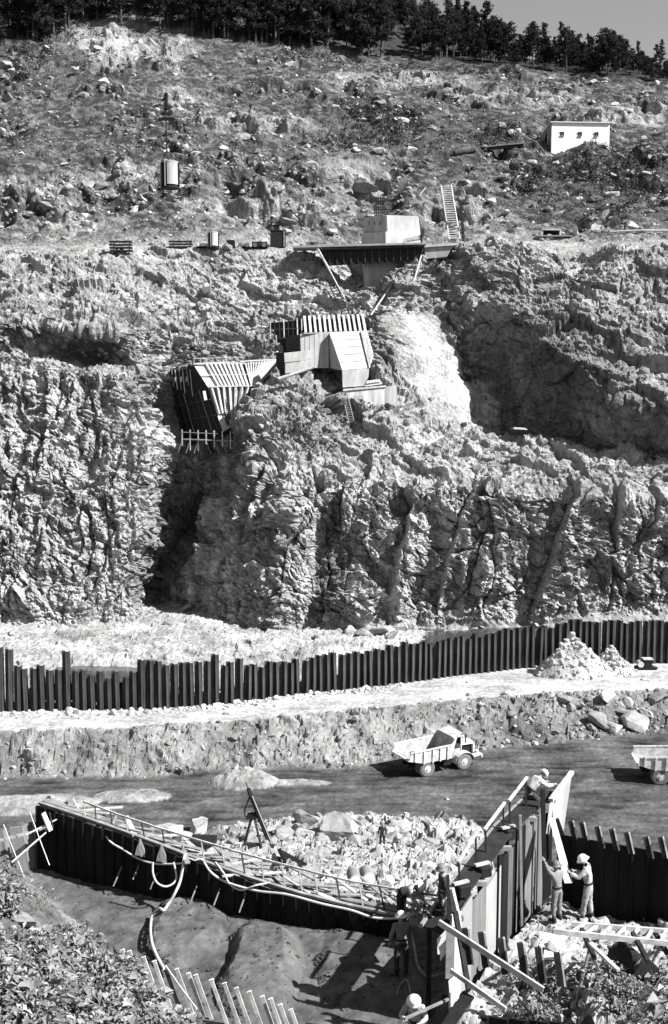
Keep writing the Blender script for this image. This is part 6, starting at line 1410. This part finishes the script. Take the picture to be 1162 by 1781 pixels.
for k in range(120):
    px_ = -60 + 730 * (k + random.random()) / 120; l_ = 8.95 + random.random() ** 1.5 * .34; plant_tree(hill_point(px_, l_) - Vector((0, 0, .2)), random.uniform(1.1, 1.6))
for k in range(150):
    px_ = 600 + 620 * (k + random.random()) / 150; l_ = 9.05 + random.random() * .9; f = np.interp(px_, [600, 850, 890, 1060, 1100, 1220], [1.1, 1.1, .8, .85, .6, .5])
    plant_tree(hill_point(px_, l_) - Vector((0, 0, .2)), f * .88 * random.uniform(.55, 1.35))
# scrub on the slopes and in the wood's edge
def ell(qx, qy, rx, ry): return np.exp(-(((bpx - qx) / rx) ** 2 + ((bpy_ - qy) / ry) ** 2) ** 2)
sw = (ell(640, 215, 110, 28) + ell(760, 235, 150, 26) + ell(560, 90, 130, 16) * .8 + ell(1060, 320, 110, 60) * .9 + ell(960, 330, 60, 50) * .7 + ell(60, 70, 110, 50) + ell(800, 118, 250, 9) * .8 + ell(30, 240, 30, 25) * .6 + ell(600, 250, 60, 20) * .5) * (lev > 5.8) * (lev < 10) * (0.25 + patch) + .008 * upper * (lev < 9) * smooth(.1, .35, fbm(HP, 6, 2, seed=77)) + .006 * mid
sw += ell(540, 740, 70, 45) * .25 + ell(620, 720, 25, 20) * .2
ii = pick(sw * dist_w, 3300); r2_ = np.random.default_rng(5); Q = []
for a in ii: Q.append(clump_tris(12, r2_.uniform(.35, .9), .2, r2_) + HPf[a] + np.array([0, 0, .25]))
props(link('scrub', quads_me('scrub', np.concatenate(Q), 'scrub')), 'dark low scrub and brush scattered over the upper slope', 'scrub', kind='stuff')
# leafy bushes on the near banks
def leaf_quads(n, h, rad, r_, ls):
    th = r_.uniform(0, 2 * np.pi, n); f = r_.uniform(0, 1, n) ** .6; rr = rad * np.sqrt(r_.uniform(.02, 1, n)) * (.45 + .7 * f) ; c = np.stack([rr * np.cos(th), rr * np.sin(th), h * f * (1 - .3 * (rr / rad) ** 2)], -1)
    out = np.stack([np.cos(th), np.sin(th), r_.uniform(-.5, .6, n)], -1) + r_.normal(0, .5, (n, 3)); out /= np.linalg.norm(out, axis=1, keepdims=True)
    up_ = np.array([0, 0, 1.0]) + r_.normal(0, .5, (n, 3)); sd_ = np.cross(out, up_); sd_ /= np.linalg.norm(sd_, axis=1, keepdims=True) + 1e-9
    L = ls * np.exp(r_.normal(-.1, .33, (n, 1))); wd = L * r_.uniform(.22, .4, (n, 1)); droop = np.array([0, 0, -1.0]) * L * .25
    nv = np.cross(sd_, out); fold = nv * wd * r_.uniform(.1, .8, (n, 1))
    p0 = c; p1 = c + out * L * .45 + sd_ * wd + fold; p2 = c + out * L + droop; p3 = c + out * L * .45 - sd_ * wd + fold
    return np.concatenate([np.stack([p0, p1, p2], 1), np.stack([p0, p2, p3], 1)], 0), c
def make_bush(seed, n, h, rad, ls, label, group):
    r_ = np.random.default_rng(seed); t = thing('leafy_bush', label, 'bush', (0, 0, 0), 0, group); Q, c = leaf_quads(n, h, rad, r_, ls)
    link('foliage', quads_me('foliage', Q, 'leaf'), t); st_ = MB()
    for k in range(22):
        p = c[r_.integers(0, n)]; st_.tube([(0, 0, -.15), (p[0] * .4, p[1] * .4, p[2] * .5), tuple(p)], [.014, .01, .005], 4)
    st_.build('stem', 'bark', t); return t
GL, GR = 'bushes on the left near bank', 'bushes on the right near bank'
LL, LR_ = 'leafy sunlit bush on the bank left of the pickets', 'leafy bush among pale stones on the bank below the long ladder'
prot = [make_bush(21, 250, .8, .65, .165, LL, GL), make_bush(22, 190, 1.1, .5, .14, LL, GL), make_bush(23, 270, .6, .8, .18, LL, GL)]
usedb = set()
def bush(P, sc, label, group):
    k = random.randrange(3); t = prot[k]
    if k in usedb: t = copy_tree(prot[k])
    usedb.add(k); t['label'] = label; t['group'] = group; t.location = P; t.rotation_euler = (0, 0, random.uniform(0, 6.28)); s = sc * random.uniform(.8, 1.2); t.scale = (s, s, s)
for k in range(66):
    px_ = random.uniform(-60, 330); ylim = np.interp(px_, [-60, 0, 40, 100, 200, 250, 300, 340], [1560, 1570, 1600, 1645, 1715, 1775, 1815, 1850]); py_ = random.uniform(ylim, 1840)
    if 0 < px_ < 95 and 1580 < py_ < 1655: continue
    bush(nhit(px_, py_) - Vector((0, 0, .05)), random.uniform(.6, 1.05), LL, GL)
for px_, py_ in ((-10, 1560), (14, 1575), (-30, 1580), (120, 1625), (150, 1660)): bush(nhit(px_, py_ + 20), .9, LL, GL)
for k in range(44):
    px_ = random.uniform(830, 1200); ylim = np.interp(px_, [830, 900, 960, 1000, 1162, 1200], [1790, 1760, 1725, 1705, 1700, 1695]); py_ = random.uniform(ylim, 1840)
    if random.random() < .5: continue
    bush(nhit(px_, py_) - Vector((0, 0, .05)), random.uniform(.35, .7), LR_, GR)
for px_, py_ in ((905, 1708), (945, 1705), (968, 1690), (1085, 1720), (1120, 1735), (1060, 1735)): bush(nhit(px_, py_ + 15), .6, LR_, GR)
# ground cover of small leaves between the bushes
ii = pick((zl_ > .25) * (NY > 14) * 1.0, 260); Q = []
for a in ii: q, _ = leaf_quads(22, .3, .4, r2_, .1); Q.append(q + NPf[a])
props(link('ground_cover', quads_me('ground_cover', np.concatenate(Q), 'leaf'), near_bank), kind='stuff')
